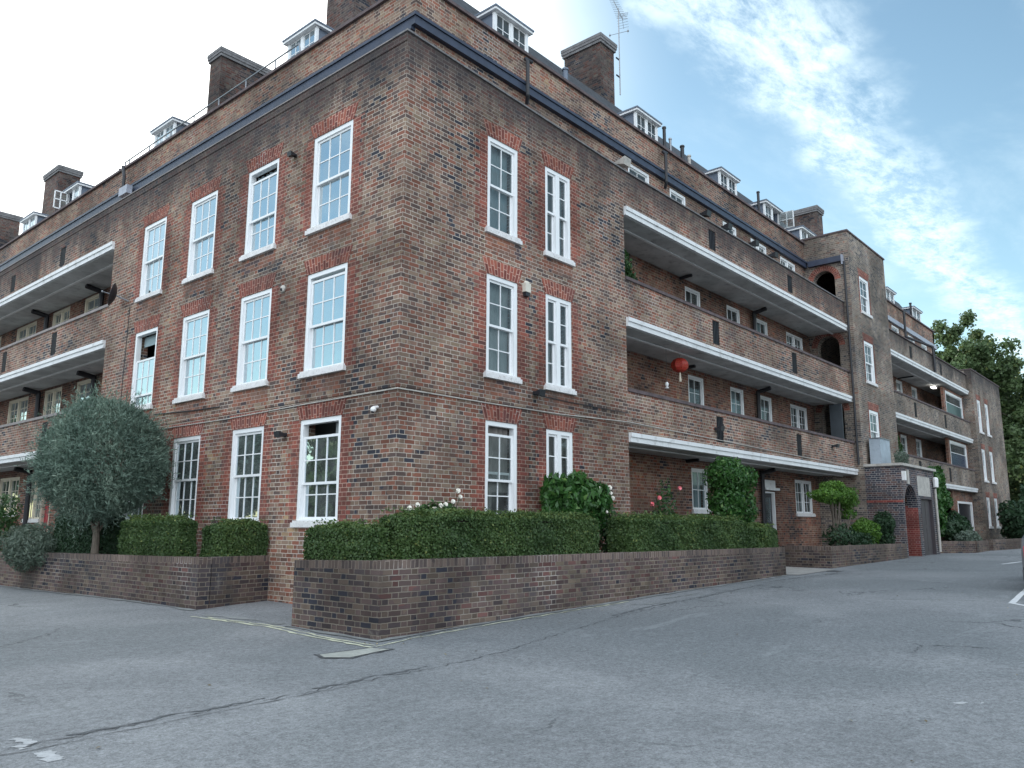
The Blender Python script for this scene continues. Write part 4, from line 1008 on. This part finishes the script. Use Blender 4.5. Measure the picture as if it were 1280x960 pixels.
def shrub(x, y, z0, blobs, size, mat, label, name='shrub', cat='shrub', stems=4, dens=1, aspect=1.8, flowers=(), group=None, droop=.3, stemr=.012):
    O = (x, y, z0); t = thing(name, label, cat, O, group)
    P = []; N = []
    for i, (dx, dy, dz, rx, ry, rz, n) in enumerate(blobs):
        p, d, _ = blob(int(n*dens), (x+dx, y+dy, z0+dz), (rx, ry, rz), .6, .16, i*1.7+x); P.append(p); N.append(d)
    P = np.concatenate(P); N = np.concatenate(N)
    zz = (P[:, 2]-P[:, 2].min())/(np.ptp(P[:, 2])+1e-6)
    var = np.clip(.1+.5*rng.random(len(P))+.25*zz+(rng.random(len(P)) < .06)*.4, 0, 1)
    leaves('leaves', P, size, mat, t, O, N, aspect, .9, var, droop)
    m = M(); r_ = random.Random(int(x*10))
    for i, (dx, dy, dz, rx, ry, rz, n) in enumerate(blobs):
        for k in range(max(1, stems//len(blobs)+1)):
            a = Vector((x+r_.uniform(-.05, .05), y+r_.uniform(-.05, .05), z0-.05)); e = Vector((x+dx+r_.uniform(-.6, .6)*rx, y+dy+r_.uniform(-.6, .6)*ry, z0+dz+r_.uniform(-.2, .7)*rz))
            mid = a.lerp(e, .5)+Vector((r_.uniform(-.06, .06), r_.uniform(-.06, .06), .04)); m.tube(a, mid, stemr, stemr*.75, 6); m.tube(mid, e, stemr*.75, stemr*.35, 6)
    m.build('stem', 'bark', t, O)
    for (fx, fy, fz, s_, fm) in flowers:
        f = M(); c = Vector((x+fx, y+fy, z0+fz)); rr = random.Random(int(fx*1000)+int(fz*77))
        for k in range(22):
            d = Vector((rr.gauss(0, 1), rr.gauss(0, 1), rr.gauss(.4, 1))).normalized(); tt_ = d.orthogonal().normalized(); bb = d.cross(tt_)
            q = c+d*s_*.35; w = s_*.42
            f.poly([q-tt_*w-bb*w*.7+d*.0, q+tt_*w-bb*w*.7, q+tt_*w*.8+bb*w+d*s_*.25, q-tt_*w*.8+bb*w+d*s_*.25])
        f.build('blossom', fm, t, O)
    if flowers:
        m = M()
        for (fx, fy, fz, s_, fm) in flowers: m.tube((x+fx*.5, y+fy*.5, z0+fz*.5), (x+fx, y+fy, z0+fz), .006, .004, 5)
        m.build('flower_stalk', 'l_rose', t, O)
    return t

def tree(x, y, z0, h, blobs, size, mat, label, trunk_r=.25, name='tree', aspect=1.3, group=None):
    O = (x, y, z0); t = thing(name, label, 'tree', O, group)
    P = []; N = []; V = []; r_ = random.Random(int(x*7+y))
    tr = M(); prev = Vector((x, y, z0-.2)); k = 8
    for i in range(1, k+1):
        q = Vector((x+.25*math.sin(i*1.1)*trunk_r*2, y+.2*math.cos(i*1.7)*trunk_r*2, z0+h*.62*i/k)); tr.tube(prev, q, trunk_r*(1-.075*(i-1)), trunk_r*(1-.075*i), 9, False); prev = q
    for i, (dx, dy, dz, r, n) in enumerate(blobs):
        c = np.array((x+dx, y+dy, z0+dz)); nc = 70
        cc, dd, _ = blob(nc, c, (r, r, r*.9), .8, .28, i*2.1+x)
        for j in range(nc):
            up = np.array([0, 0, .25*r*r_.random()])
            p, d, _ = blob(int(n*(3.2 if size < .3 else 1.5)/nc), cc[j]+up, np.array((r, r, r*.9))*(.11+.13*r_.random()), .95, .3, j); P.append(p); N.append(d+dd[j]*.5); V.append(np.full(len(p), r_.random()))
        s0 = Vector((x, y, z0+h*(.25+.35*r_.random()))); md = s0.lerp(Vector(c), .55)+Vector((0, 0, .3))
        tr.tube(s0, md, trunk_r*.38, trunk_r*.2, 7, False); tr.tube(md, Vector(c), trunk_r*.2, trunk_r*.08, 6, False)
        for j in range(0, nc, 5): tr.tube(Vector(c), Vector(cc[j]), trunk_r*.09, trunk_r*.03, 5, False)
    P = np.concatenate(P); N = np.concatenate(N); V = np.concatenate(V)
    var = np.clip(.05+.35*rng.random(len(P))+.35*V+(rng.random(len(P)) < .05)*.4, 0, 1)
    leaves('crown', P, size, mat, t, O, N, aspect, 1.0, var, .3)
    tr.build('trunk', 'bark', t, O)
    return t

# garden walls --------------------------------------------------------------------
def gwall(label, segs, group='low brick garden walls', cap=True):
    """segs: list of (x0,y0,z0top, x1,y1,z1top) centre lines; walls 23 cm thick with a brick-on-edge top"""
    a = segs[0]; O = (a[0], a[1], gz(a[0], a[1])); t = thing('garden_wall', label, 'garden wall', O, group)
    body = M(); cp = M()
    for (x0, y0, t0, x1, y1, t1) in segs:
        d = Vector((x1-x0, y1-y0)); L = d.length; d.normalize(); n = Vector((-d.y, d.x))*.115
        def pt(s_, sd, z): return (x0+d.x*s_+n.x*sd, y0+d.y*s_+n.y*sd, z)
        for (m_, zb0, zb1, e) in ((body, lambda tt_: -.35, lambda tt_: tt_-.11, 1.), (cp, lambda tt_: tt_-.11, lambda tt_: tt_, 1.0)):
            for sd in (-1, 1):
                pp = [pt(0, sd*e, zb0(t0)), pt(L, sd*e, zb0(t1)), pt(L, sd*e, zb1(t1)), pt(0, sd*e, zb1(t0))]
                off = x0 if abs(d.x) > .5 else y0
                sgn = 1 if (d.x if abs(d.x) > .5 else d.y) > 0 else -1
                m_.poly(pp, uv=[(off, zb0(t0)), (off+sgn*L, zb0(t1)), (off+sgn*L, zb1(t1)), (off, zb1(t0))] if m_ is body else [(off, 0), (off+sgn*L, 0), (off+sgn*L, .11), (off, .11)])
            for s_, tt_ in ((0, t0), (L, t1)): m_.poly([pt(s_, -e, zb0(tt_)), pt(s_, e, zb0(tt_)), pt(s_, e, zb1(tt_)), pt(s_, -e, zb1(tt_))])
            m_.poly([pt(0, -e, zb1(t0)), pt(L, -e, zb1(t1)), pt(L, e, zb1(t1)), pt(0, e, zb1(t0))], uv=[(0, 0), (L, 0), (L, .23), (0, .23)])
    body.build('wall', 'garden', t, O); cp.build('coping', 'gardencap', t, O)
    return t
h = .115
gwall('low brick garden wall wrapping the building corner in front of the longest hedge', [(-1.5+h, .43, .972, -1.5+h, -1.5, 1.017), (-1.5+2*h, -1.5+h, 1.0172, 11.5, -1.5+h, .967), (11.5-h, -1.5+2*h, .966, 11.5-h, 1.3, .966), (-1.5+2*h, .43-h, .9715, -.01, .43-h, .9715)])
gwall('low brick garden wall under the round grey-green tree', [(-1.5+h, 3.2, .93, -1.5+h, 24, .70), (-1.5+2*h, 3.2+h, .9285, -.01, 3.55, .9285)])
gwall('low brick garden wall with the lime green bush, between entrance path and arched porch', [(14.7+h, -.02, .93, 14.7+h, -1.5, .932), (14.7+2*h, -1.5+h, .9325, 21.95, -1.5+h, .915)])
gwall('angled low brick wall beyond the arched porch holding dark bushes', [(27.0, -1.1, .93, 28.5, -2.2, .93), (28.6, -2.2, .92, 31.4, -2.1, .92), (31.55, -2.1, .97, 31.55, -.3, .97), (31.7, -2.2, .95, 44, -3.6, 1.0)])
# soil
m = M(); m.box(-1.27, 11.3, -1.27, -.001, -.2, .80); m.box(-1.27, -.001, 0, .2, -.2, .8); m.box(-1.27, -.001, 3.6, 24, -.2, .68); m.box(14.95, 21.94, -1.27, -.3, -.2, .78); m.box(28.6, 40, -1.9, -.35, -.2, .8)
struct(m.build('soil', 'soil'))

# hedges ---------------------------------------------------------------------------
hedge(-1.02, 3.60, -1.37, -.86, .97, 1.67, 'longest clipped box hedge, at the building corner beneath the white roses', dens=8500)
hedge(-1.37, -.90, -1.15, .40, .97, 1.50, 'small clipped hedge where the corner wall ends beside the footway gap', dens=8500)
hedge(4.62, 9.72, -1.37, -.88, .94, 1.67, 'clipped box hedge below the pink roses and the tall laurel', dens=6500, size=.028)
hedge(9.80, 11.38, -1.38, -.9, .93, 1.50, 'short low rounded hedge ending at the entrance path', dens=6000, size=.032)
hedge(-1.37, -1.0, 4.25, 6.62, .88, 1.62, 'clipped hedge between the round tree trunk and a ground-floor sash window', dens=7500)
hedge(-.92, -.06, 3.45, 4.25, .86, 1.54, 'narrow clipped hedge at the end of the wall beside the footway gap', dens=7500)
hedge(-1.30, -.6, 8.2, 10.2, .80, 1.72, 'dark hedge in the shade behind the round tree trunk', mat='l_dark', dens=5000, size=.03)

# round silvery tree
def weeping(x, y, z0, cz, r, label):
    O = (x, y, z0); t = thing('willow_leaved_pear_tree', label, 'tree', O)
    n = 52000; p, d, rad = blob(n, (x, y, cz), (r*.93, r*1.04, r*1.0), .5, .045, 3)
    # twigs: leaves gathered in strands
    ns = 1500; ps, ds, _ = blob(ns, (x, y, cz), (r*.95, r*1.05, r*1.02), .12, .05, 3)
    strands = []; sd = []
    for i in range(ns):
        k = 16; L = .26+.22*rng.random(); dr = ds[i]*.8+np.array([0, 0, .25])+rng.normal(size=3)*.35
        q = ps[i]-ds[i]*.15+np.outer(np.linspace(0, L, k), dr)+rng.normal(size=(k, 3))*.018; q[:, 2] -= np.linspace(0, 1, k)**2*.10; strands.append(q); sd.append(np.tile(ds[i], (k, 1)))
    P = np.concatenate([p]+strands); N = np.concatenate([d]+sd)
    ok = (P[:, 0] < -.06) & (P[:, 2] > z0+.40+.12*np.sin(P[:, 1]*9)); P = P[ok]; N = N[ok]
    cl = np.sin(P[:, 1]*4+P[:, 2]*3)*np.sin(P[:, 0]*5+P[:, 2]*4.4)
    var = np.clip(.25+.25*cl+.45*rng.random(len(P)), 0, 1)
    dd = N*.9+np.array([0, 0, .55]); leaves('crown', P, .0165, 'l_olive', t, O, N*.2, 5.2, 1.0, var, 0, dd)
    m = M(); m.tube((x, y, z0-.1), (x+.02, y+.03, z0+.45), .085, .07, 10, False); m.tube((x+.02, y+.03, z0+.45), (x, y+.08, z0+1.3), .07, .05, 10, False)
    for k in range(16):
        a = k*2.4; e = Vector((x+math.cos(a)*r*.7, y+math.sin(a)*r*.7, cz+.6*r*math.sin(k*1.3))); e.x = min(e.x, -.1)
        s0 = Vector((x, y+.05, z0+.5+.05*k)); md = s0.lerp(e, .5)+Vector((0, 0, .15)); m.tube(s0, md, .03, .02, 6, False); m.tube(md, e, .02, .008, 5, False)
    m.build('trunk', 'bark', t, O)
weeping(-1.30, 7.9, .70, 2.80, 1.31, 'round silvery grey-green tree with a short trunk in the raised bed')

# lavender and bits at the far end of that bed
shrub(-1.35, 11.2, .65, [(0, 0, .42, .55, 1.5, .42, 5000), (-.25, -.3, .15, .35, 1.1, .35, 2500)], .028, 'l_lav', 'soft grey-green lavender bush spilling over the garden wall', 'lavender_bush', aspect=3.5)
shrub(-.9, 15.5, .65, [(0, 0, .8, .6, .9, .8, 2600), (0, 1.6, .6, .5, .9, .6, 1800)], .05, 'l_rose', 'loose rose bush in front of the galleries past the red door', 'rose_bush', aspect=1.6)
# roses
fl = [(-.62, -.1, .93, .055, 'petal_w'), (-.5, -.15, .98, .05, 'petal_w'), (-.30, -.1, .78, .055, 'petal_w'), (-.1, -.1, .92, .06, 'petal_w'), (.02, -.12, .98, .055, 'petal_w'), (.12, -.12, 1.0, .05, 'petal_w'), (.3, -.1, 1.05, .05, 'petal_w'), (.42, -.1, 1.22, .06, 'petal_w'), (.46, -.1, 1.13, .05, 'petal_w'), (.52, -.12, .86, .055, 'petal_w'), (.2, -.15, .80, .05, 'petal_w')]
shrub(.35, -.55, .80, [(.05, 0, .75, .62, .3, .28, 1500), (.2, 0, .4, .5, .3, .4, 1200)], .05, 'l_rose', 'white rose bush in bloom behind the hedge at the building corner', 'rose_bush', flowers=fl, stems=8, aspect=1.6)
shrub(4.12, -.50, .80, [(0, 0, 1.05, .85, .42, .50, 4600), (.35, .0, 1.18, .55, .35, .36, 2000), (-.45, 0, .95, .5, .35, .5, 2000), (-.55, 0, 1.35, .38, .3, .26, 700), (.1, 0, 1.5, .3, .3, .2, 350)], .06, 'l_laurel', 'glossy broad-leaved shrub in front of the twin ground-floor window', 'shrub', aspect=2.6, stems=7, droop=.9, stemr=.018)
fl = [(-.25, -.2, 1.42, .07, 'petal_w'), (-.22, -.2, 1.32, .06, 'petal_w'), (-.16, -.2, 1.22, .065, 'petal_w'), (-.6, -.2, 1.4, .05, 'petal_w'), (-.45, -.25, .95, .05, 'petal_w'), (.22, -.35, .42, .055, 'petal_w'), (-.7, -.1, 1.0, .05, 'petal_w')]
shrub(5.15, -.55, .80, [(-.3, 0, 1.0, .35, .3, .45, 500), (.0, -.1, .45, .4, .35, .45, 1100)], .045, 'l_rose', 'straggly white rose bush between the two long hedges', 'rose_bush', flowers=fl, stems=8, aspect=1.6)
fl = [(-.45, -.1, 1.14, .065, 'petal_p'), (-.15, -.1, 1.28, .07, 'petal_p'), (.75, -.1, 1.52, .065, 'petal_p')]
shrub(7.1, -.55, .80, [(.25, 0, .9, .28, .25, .75, 700), (-.3, 0, .6, .4, .25, .4, 500)], .045, 'l_rose', 'thin pink rose bush standing above the hedge in front of the shaded ground-floor wall', 'rose_bush', flowers=fl, stems=8, aspect=1.6)
shrub(10.85, -.45, .80, [(-.3, 0, 1.9, .55, .45, .48, 3000), (.35, 0, 1.85, .5, .45, .45, 2600), (-.3, 0, 1.2, .55, .45, .5, 2400), (.35, 0, 1.15, .52, .45, .5, 2200), (0, 0, .6, .6, .4, .4, 1500), (-.5, 0, 2.15, .2, .25, .28, 350), (.15, 0, 2.2, .25, .25, .25, 350)], .05, 'l_laurel', 'tall square-topped laurel shrub in front of the ground-floor gallery window', 'laurel_shrub', aspect=2.0, stems=9, stemr=.02)
# bed beyond the path
shrub(17.1, -.85, .80, [(-.55, 0, 1.62, .75, .45, .24, 2600), (.35, 0, 1.66, .75, .45, .30, 2800), (-.1, 0, 1.88, .6, .35, .2, 1400), (.95, 0, 1.5, .4, .4, .28, 1100), (.9, 0, 1.1, .35, .35, .2, 500)], .038, 'l_lime', 'lime green cloud-pruned shrub on bare twisted stems', 'cloud_pruned_shrub', aspect=2.4, stems=12, stemr=.04, droop=-.4)
shrub(17.3, -.9, .80, [(0, 0, .38, .8, .4, .4, 1500)], .05, 'l_dark', 'low dusty dark shrub beneath the lime green cloud-pruned one', 'shrub')
shrub(19.3, -.95, .80, [(0, 0, .62, .62, .4, .32, 3400), (.45, 0, .40, .5, .4, .26, 1800)], .038, 'l_lime', 'rounded lime green shrub just before the porch side wall', 'shrub')
shrub(18.7, -1.0, .80, [(0, 0, .25, .7, .3, .3, 900)], .05, 'l_dark', 'dark low growth at the foot of the rounded lime green shrub', 'shrub')
shrub(21.3, -1.0, .80, [(0, 0, .78, .5, .35, .42, 2000), (0, 0, .25, .4, .3, .35, 900)], .055, 'l_dark', 'dark green shrub against the porch side wall', 'shrub')
shrub(22.8, -1.34, PZ+.09, [(0, 0, .22, .8, .13, .30, 700), (-.5, 0, .15, .3, .1, .2, 200), (.6, .1, .25, .3, .12, .35, 250)], .035, 'l_lav', 'wispy grey-green plant growing on the porch roof edge', 'roof_plant')
# plant in the top gallery, at the side wall
shrub(7.35, .55, 6.3, [(0, 0, 1.25, .42, .35, .55, 1500), (.3, .1, 1.05, .5, .35, .4, 900)], .06, 'l_rose', 'leafy potted plant behind the parapet of the upper gallery', 'potted_plant')
shrub(28.3, .5, 3.6, [(0, 0, 1.35, .8, .3, .5, 1800)], .07, 'l_rose', 'potted climber growing along the lowest far gallery past the stair tower', 'potted_plant')
# climber and bushes at the far end
shrub(30.6, -.5, .80, [(0, 0, 2.3, .9, .35, 1.0, 3600), (.7, 0, 1.9, .9, .35, .6, 1600), (-.2, 0, 1.1, .7, .35, .8, 2200)], .10, 'l_laurel', 'dark climbing shrub covering the lowest gallery beyond the porch', 'climbing_shrub', stems=8)
shrub(31.8, -.9, .80, [(0, 0, .5, 1.2, .5, .8, 3000)], .09, 'l_dark', 'dark bush at the foot of the climbing shrub', 'bush')
shrub(30.0, -1.75, .80, [(0, 0, .22, 1.3, .35, .32, 1400)], .07, 'l_lav', 'low brown-green bush topping the angled garden wall', 'bush')
BG = 'bushes in front of the end block'
shrub(39.6, -2.2, .8, [(0, 0, 1.0, 1.7, .9, 1.1, 3600)], .13, 'l_dark', 'dark bush in front of the narrow end block windows', 'bush', group=BG)
shrub(43.2, -2.6, .8, [(0, 0, 1.5, 2.0, 1.0, 1.6, 4200)], .15, 'l_dark', 'taller dark bush under the big trees past the end block', 'bush', group=BG)

# big trees at the far end
TG = 'tall trees beyond the end block'
tree(60, 3.2, .5, 16, [(0, 0, 10.2, 4.0, 9000), (-2.5, 2.5, 8.6, 3.4, 7000), (2.2, -2.2, 9.4, 3.6, 8000), (0, .2, 13.4, 2.8, 6500), (3, -3.4, 5.8, 3.8, 7500), (-1, -2, 4.6, 3.4, 6000), (-1.5, 2.2, 11.6, 2.4, 4500)], .17, 'l_tree', 'tallest broad-leaved tree rising behind the roof of the end block', .27, group=TG)
tree(63, -2.6, .5, 12.5, [(0, 0, 7.6, 3.8, 9000), (2, -2.2, 6.6, 3.6, 8000), (-1.5, 1, 5.2, 3.4, 7000), (.5, -.3, 10.0, 2.7, 5500), (0, -3, 3.8, 3.0, 6000)], .17, 'l_tree', 'lower dark tree to the side of the end block, joined to the tallest one', .35, group=TG)
tree(57, -4.6, .5, 7, [(0, 0, 4.3, 2.9, 8000), (-1.2, 1.6, 2.8, 2.5, 6000), (1, -2.2, 3.0, 2.7, 6000)], .20, 'l_dark', 'small dark tree above the bushes where the road ends', .25, group=TG)
tree(64, 9.5, .5, 15.5, [(0, 0, 9.6, 3.8, 7000), (-1.5, .5, 12.2, 2.8, 5500), (1.5, -1.5, 12.6, 2.4, 4500)], .17, 'l_tree', 'tree crown showing yellow-green light just over the long roof line', .35, group=TG)
# off-frame court trees added for the panes to mirror; the northern ones block bright sky
CG = 'court trees mirrored in the window panes'
for k, (x, y, sc) in enumerate(((-19, 3, .72), (-24, 14, .9), (-22, 27, .8), (-30, 40, 1.0), (-9, 62, 1.0), (-21, 53, 1.0), (3, 70, .8), (10, -27, 1.1), (22, -30, 1.3), (36, -30, 1.2), (52, -31, 1.3))):
    tree(x, y, 0, 10*sc, [(0, 0, 6.2*sc, 3.2*sc, 2600), (1.5*sc, 1.5*sc, 5*sc, 2.6*sc, 1800), (-1.5*sc, -1.2*sc, 5.4*sc, 2.7*sc, 1800), (0, 0, 8.6*sc, 2.0*sc, 1300), (1, 1, 2.6*sc, 3.2*sc, 2000)], .42, 'l_tree', 'court tree seen only as a dark reflection in the sash window panes', .25, group=CG)

# parked car at the frame edge -------------------------------------------------------
def car(loc, ang, label):
    t = thing('parked_car', label, 'car', loc); ca, sa = math.cos(ang), math.sin(ang)
    T = lambda x, y, z: (loc[0]+x*ca-y*sa, loc[1]+x*sa+y*ca, loc[2]+z)
    # side outline (x along the car, rear at 0)
    prof = [(0, .45), (.02, .75), (.10, 1.0), (.55, 1.40), (1.4, 1.46), (2.3, 1.42), (3.0, 1.02), (4.0, .86), (4.2, .65), (4.2, .35), (3.9, .22), (.3, .22), (.05, .3)]
    m = M(); n = len(prof)
    def ring(hw): 
        out = []
        for (x, z) in prof:
            w = hw*(1 if z < .95 else 1-.30*(z-.95)/.5); out.append((x, w, z))
        return out
    A = ring(.86); 
    L = [T(x, w, z) for x, w, z in A]; Rr = [T(x, -w, z) for x, w, z in A]
    m.poly(L); m.poly(Rr[::-1])
    for i in range(n): m.poly([L[i], L[(i+1) % n], Rr[(i+1) % n], Rr[i]])
    b = m.build('body', paintm, t, loc); bv = b.modifiers.new('b', 'BEVEL'); bv.width = .05; bv.segments = 3
    g = M()
    for s_ in (-1, 1): g.poly([T(.55, s_*.80, 1.02), T(2.75, s_*.80, 1.02), T(2.2, s_*.655, 1.36), (T(.75, s_*.66, 1.36))])
    g.poly([T(.08, -.68, 1.02), T(.08, .68, 1.02), T(.46, .60, 1.36), T(.46, -.60, 1.36)])
    g.build('window', 'blackdoor', t, loc)
    for (wx, s_) in ((.8, -1), (.8, 1), (3.35, -1), (3.35, 1)):
        w = M(); w.tube(T(wx, s_*.70, .31), T(wx, s_*.88, .31), .31, .31, 20); wo = w.build('wheel', 'tar', t, loc)
        r2 = M(); r2.tube(T(wx, s_*.86, .31), T(wx, s_*.89, .31), .19, .17, 14); r2.build('rim', 'steel', wo, loc)
    for s_ in (-1, 1):
        w = M(); c = [(-.03, .6), (.10, .6), (.10, .82), (-.0, .82)]
        w.poly([T(-.012, s_*.55, .62), T(-.012, s_*.82, .62), T(-.0, s_*.82, .85), T(-.0, s_*.55, .85)]); w.build('tail_light', 'reddoor', t, loc)
    bp = M(); q = [T(-.10, -.85, .20), T(-.10, .85, .20), T(-.10, .85, .40), T(-.10, -.85, .40), T(.12, -.88, .20), T(.12, .88, .20), T(.12, .88, .40), T(.12, -.88, .40)]
    for f in ((0, 1, 2, 3), (3, 2, 6, 7), (0, 4, 5, 1), (0, 3, 7, 4), (1, 5, 6, 2)): bp.poly([q[i] for i in f])
    bp.build('bumper', 'tar', t, loc)
paintm = plain('dark_grey_car_paint', (.045, .05, .055), .3, .05, 2, metal=.3)
CARP = (10.0, -7.69, gz(10, -7.5)); car(CARP, R(4.5), 'dark grey parked car only whose bumper corner shows at the bay marking')

n = 130; fx = np.concatenate([rng.uniform(-7, 14, 70), rng.uniform(-2.2, 11, 60)]); fy = np.concatenate([rng.uniform(-8.5, -2, 70), -1.6-np.abs(rng.normal(size=60))*.25])
fp = np.array([(x, y, gz(x, y)+.008) for x, y in zip(fx, fy)])
fo = leaves('fallen_leaves', fp, .022, 'l_fallen', None, (0, 0, 0), np.tile([0, 0, 1.], (n, 1)), 1.5, .25); fo['kind'] = 'stuff'; fo['label'] = 'small dry leaves scattered on the asphalt and along the garden wall'

# ------------------------------------------------------------------ sky and light
SUN_YAW, SUN_EL = R(17), R(15)
wd = bpy.data.worlds.new('World'); scene.world = wd; wd.use_nodes = True
t = NT(wd); bg = t.n['Background']
sky = t.node('ShaderNodeTexSky', sky_type='NISHITA'); sky.sun_disc = False; sky.sun_elevation = SUN_EL; sky.sun_rotation = SUN_YAW
sky.air_density = 1.0; sky.dust_density = .55; sky.ozone_density = 1.0
tc = t.node('ShaderNodeTexCoord').outputs['Generated']
sp = t.node('ShaderNodeSeparateXYZ'); t.l.new(tc, sp.inputs[0])
zz = t.math('MAXIMUM', sp.outputs[2], .03)
px, py = t.math('DIVIDE', sp.outputs[0], zz), t.math('DIVIDE', sp.outputs[1], zz)
cv = t.node('ShaderNodeCombineXYZ'); t.setin(cv, 0, px); t.setin(cv, 1, py)
# streak band: along x near y = .58+.03x
yc = t.math('SUBTRACT', py, t.math('ADD', .53, t.math('MULTIPLY', px, .045)))
wv = t.math('MULTIPLY', t.math('SUBTRACT', t.noise(cv.outputs[0], 2.2, 5, .6), .5), .35)
band = t.mrange(t.math('ABSOLUTE', t.math('ADD', yc, wv)), .03, .20, 1, 0)
mp = t.node('ShaderNodeMapping'); t.l.new(cv.outputs[0], mp.inputs[0]); mp.inputs['Scale'].default_value = (1.0, 2.2, 1); mp.inputs['Rotation'].default_value = (0, 0, .5)
wisp = t.noise(mp.outputs[0], 2.8, 9, .66, .25)
fine = t.noise(mp.outputs[0], 11, 8, .72, .2)
cb = t.math('MULTIPLY', band, t.mrange(t.math('ADD', t.math('MULTIPLY', wisp, .6), t.math('MULTIPLY', fine, .4)), .36, .62))
thin = t.math('MULTIPLY', t.mrange(t.noise(mp.outputs[0], .9, 9, .62, .35), .42, .74), .34)
nrm = t.node('ShaderNodeVectorMath', operation='DOT_PRODUCT'); t.l.new(tc, nrm.inputs[0])
sd = Vector((math.sin(R(14))*math.cos(R(26)), math.cos(R(14))*math.cos(R(26)), math.sin(R(26)))); nrm.inputs[1].default_value = sd
veil = t.mrange(nrm.outputs['Value'], .73, .955, 0, 1)
veil = t.math('MULTIPLY', veil, t.math('ADD', .72, t.math('MULTIPLY', t.noise(cv.outputs[0], 1.6, 6, .6), .56)), clamp=True)
# low cumulus near the horizon
low = t.math('MULTIPLY', t.mrange(t.noise(tc, 7, 8, .6), .52, .62), t.mrange(sp.outputs[2], .10, .26, 1, 0))
cl = t.math('MAXIMUM', t.math('MAXIMUM', cb, thin), t.math('MAXIMUM', veil, t.math('MULTIPLY', low, .75)), clamp=True)
ccol = t.mix(veil, (4.3, 5.2, 5.6), (11.5, 11.8, 11.6))
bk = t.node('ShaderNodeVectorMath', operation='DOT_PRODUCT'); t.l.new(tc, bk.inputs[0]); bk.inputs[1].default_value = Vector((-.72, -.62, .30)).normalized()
back = t.math('MULTIPLY', t.mrange(bk.outputs['Value'], .0, .75, 0, .9), t.math('ADD', .55, t.math('MULTIPLY', wisp, .75)), clamp=True)  # unseen bright cloud behind the camera, added to light facades and ground
skyb = t.mix(1.0, sky.outputs[0], (.95, 1.06, 1.0), 'MULTIPLY')
skyc = t.mix(cl, skyb, ccol)
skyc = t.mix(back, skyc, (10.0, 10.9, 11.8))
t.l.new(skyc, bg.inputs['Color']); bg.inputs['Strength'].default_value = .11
SKYN = sky

sl = bpy.data.lights.new('sun', 'SUN'); so = bpy.data.objects.new('sun', sl); COL.objects.link(so)
sl.energy = 2.0; sl.angle = R(1.0); sl.color = (1, .93, .82)
dirv = Vector((math.sin(SUN_YAW)*math.cos(SUN_EL), math.cos(SUN_YAW)*math.cos(SUN_EL), math.sin(SUN_EL)))
so.rotation_euler = dirv.to_track_quat('Z', 'Y').to_euler(); so.location = (0, 0, 40)

scene.view_settings.view_transform = 'Standard'; scene.view_settings.look = 'None'
scene.view_settings.exposure = 1.18; scene.view_settings.gamma = 1
scene.render.engine = 'CYCLES'
scene.cycles.max_bounces = 8; scene.cycles.transparent_max_bounces = 12; scene.cycles.use_denoising = True
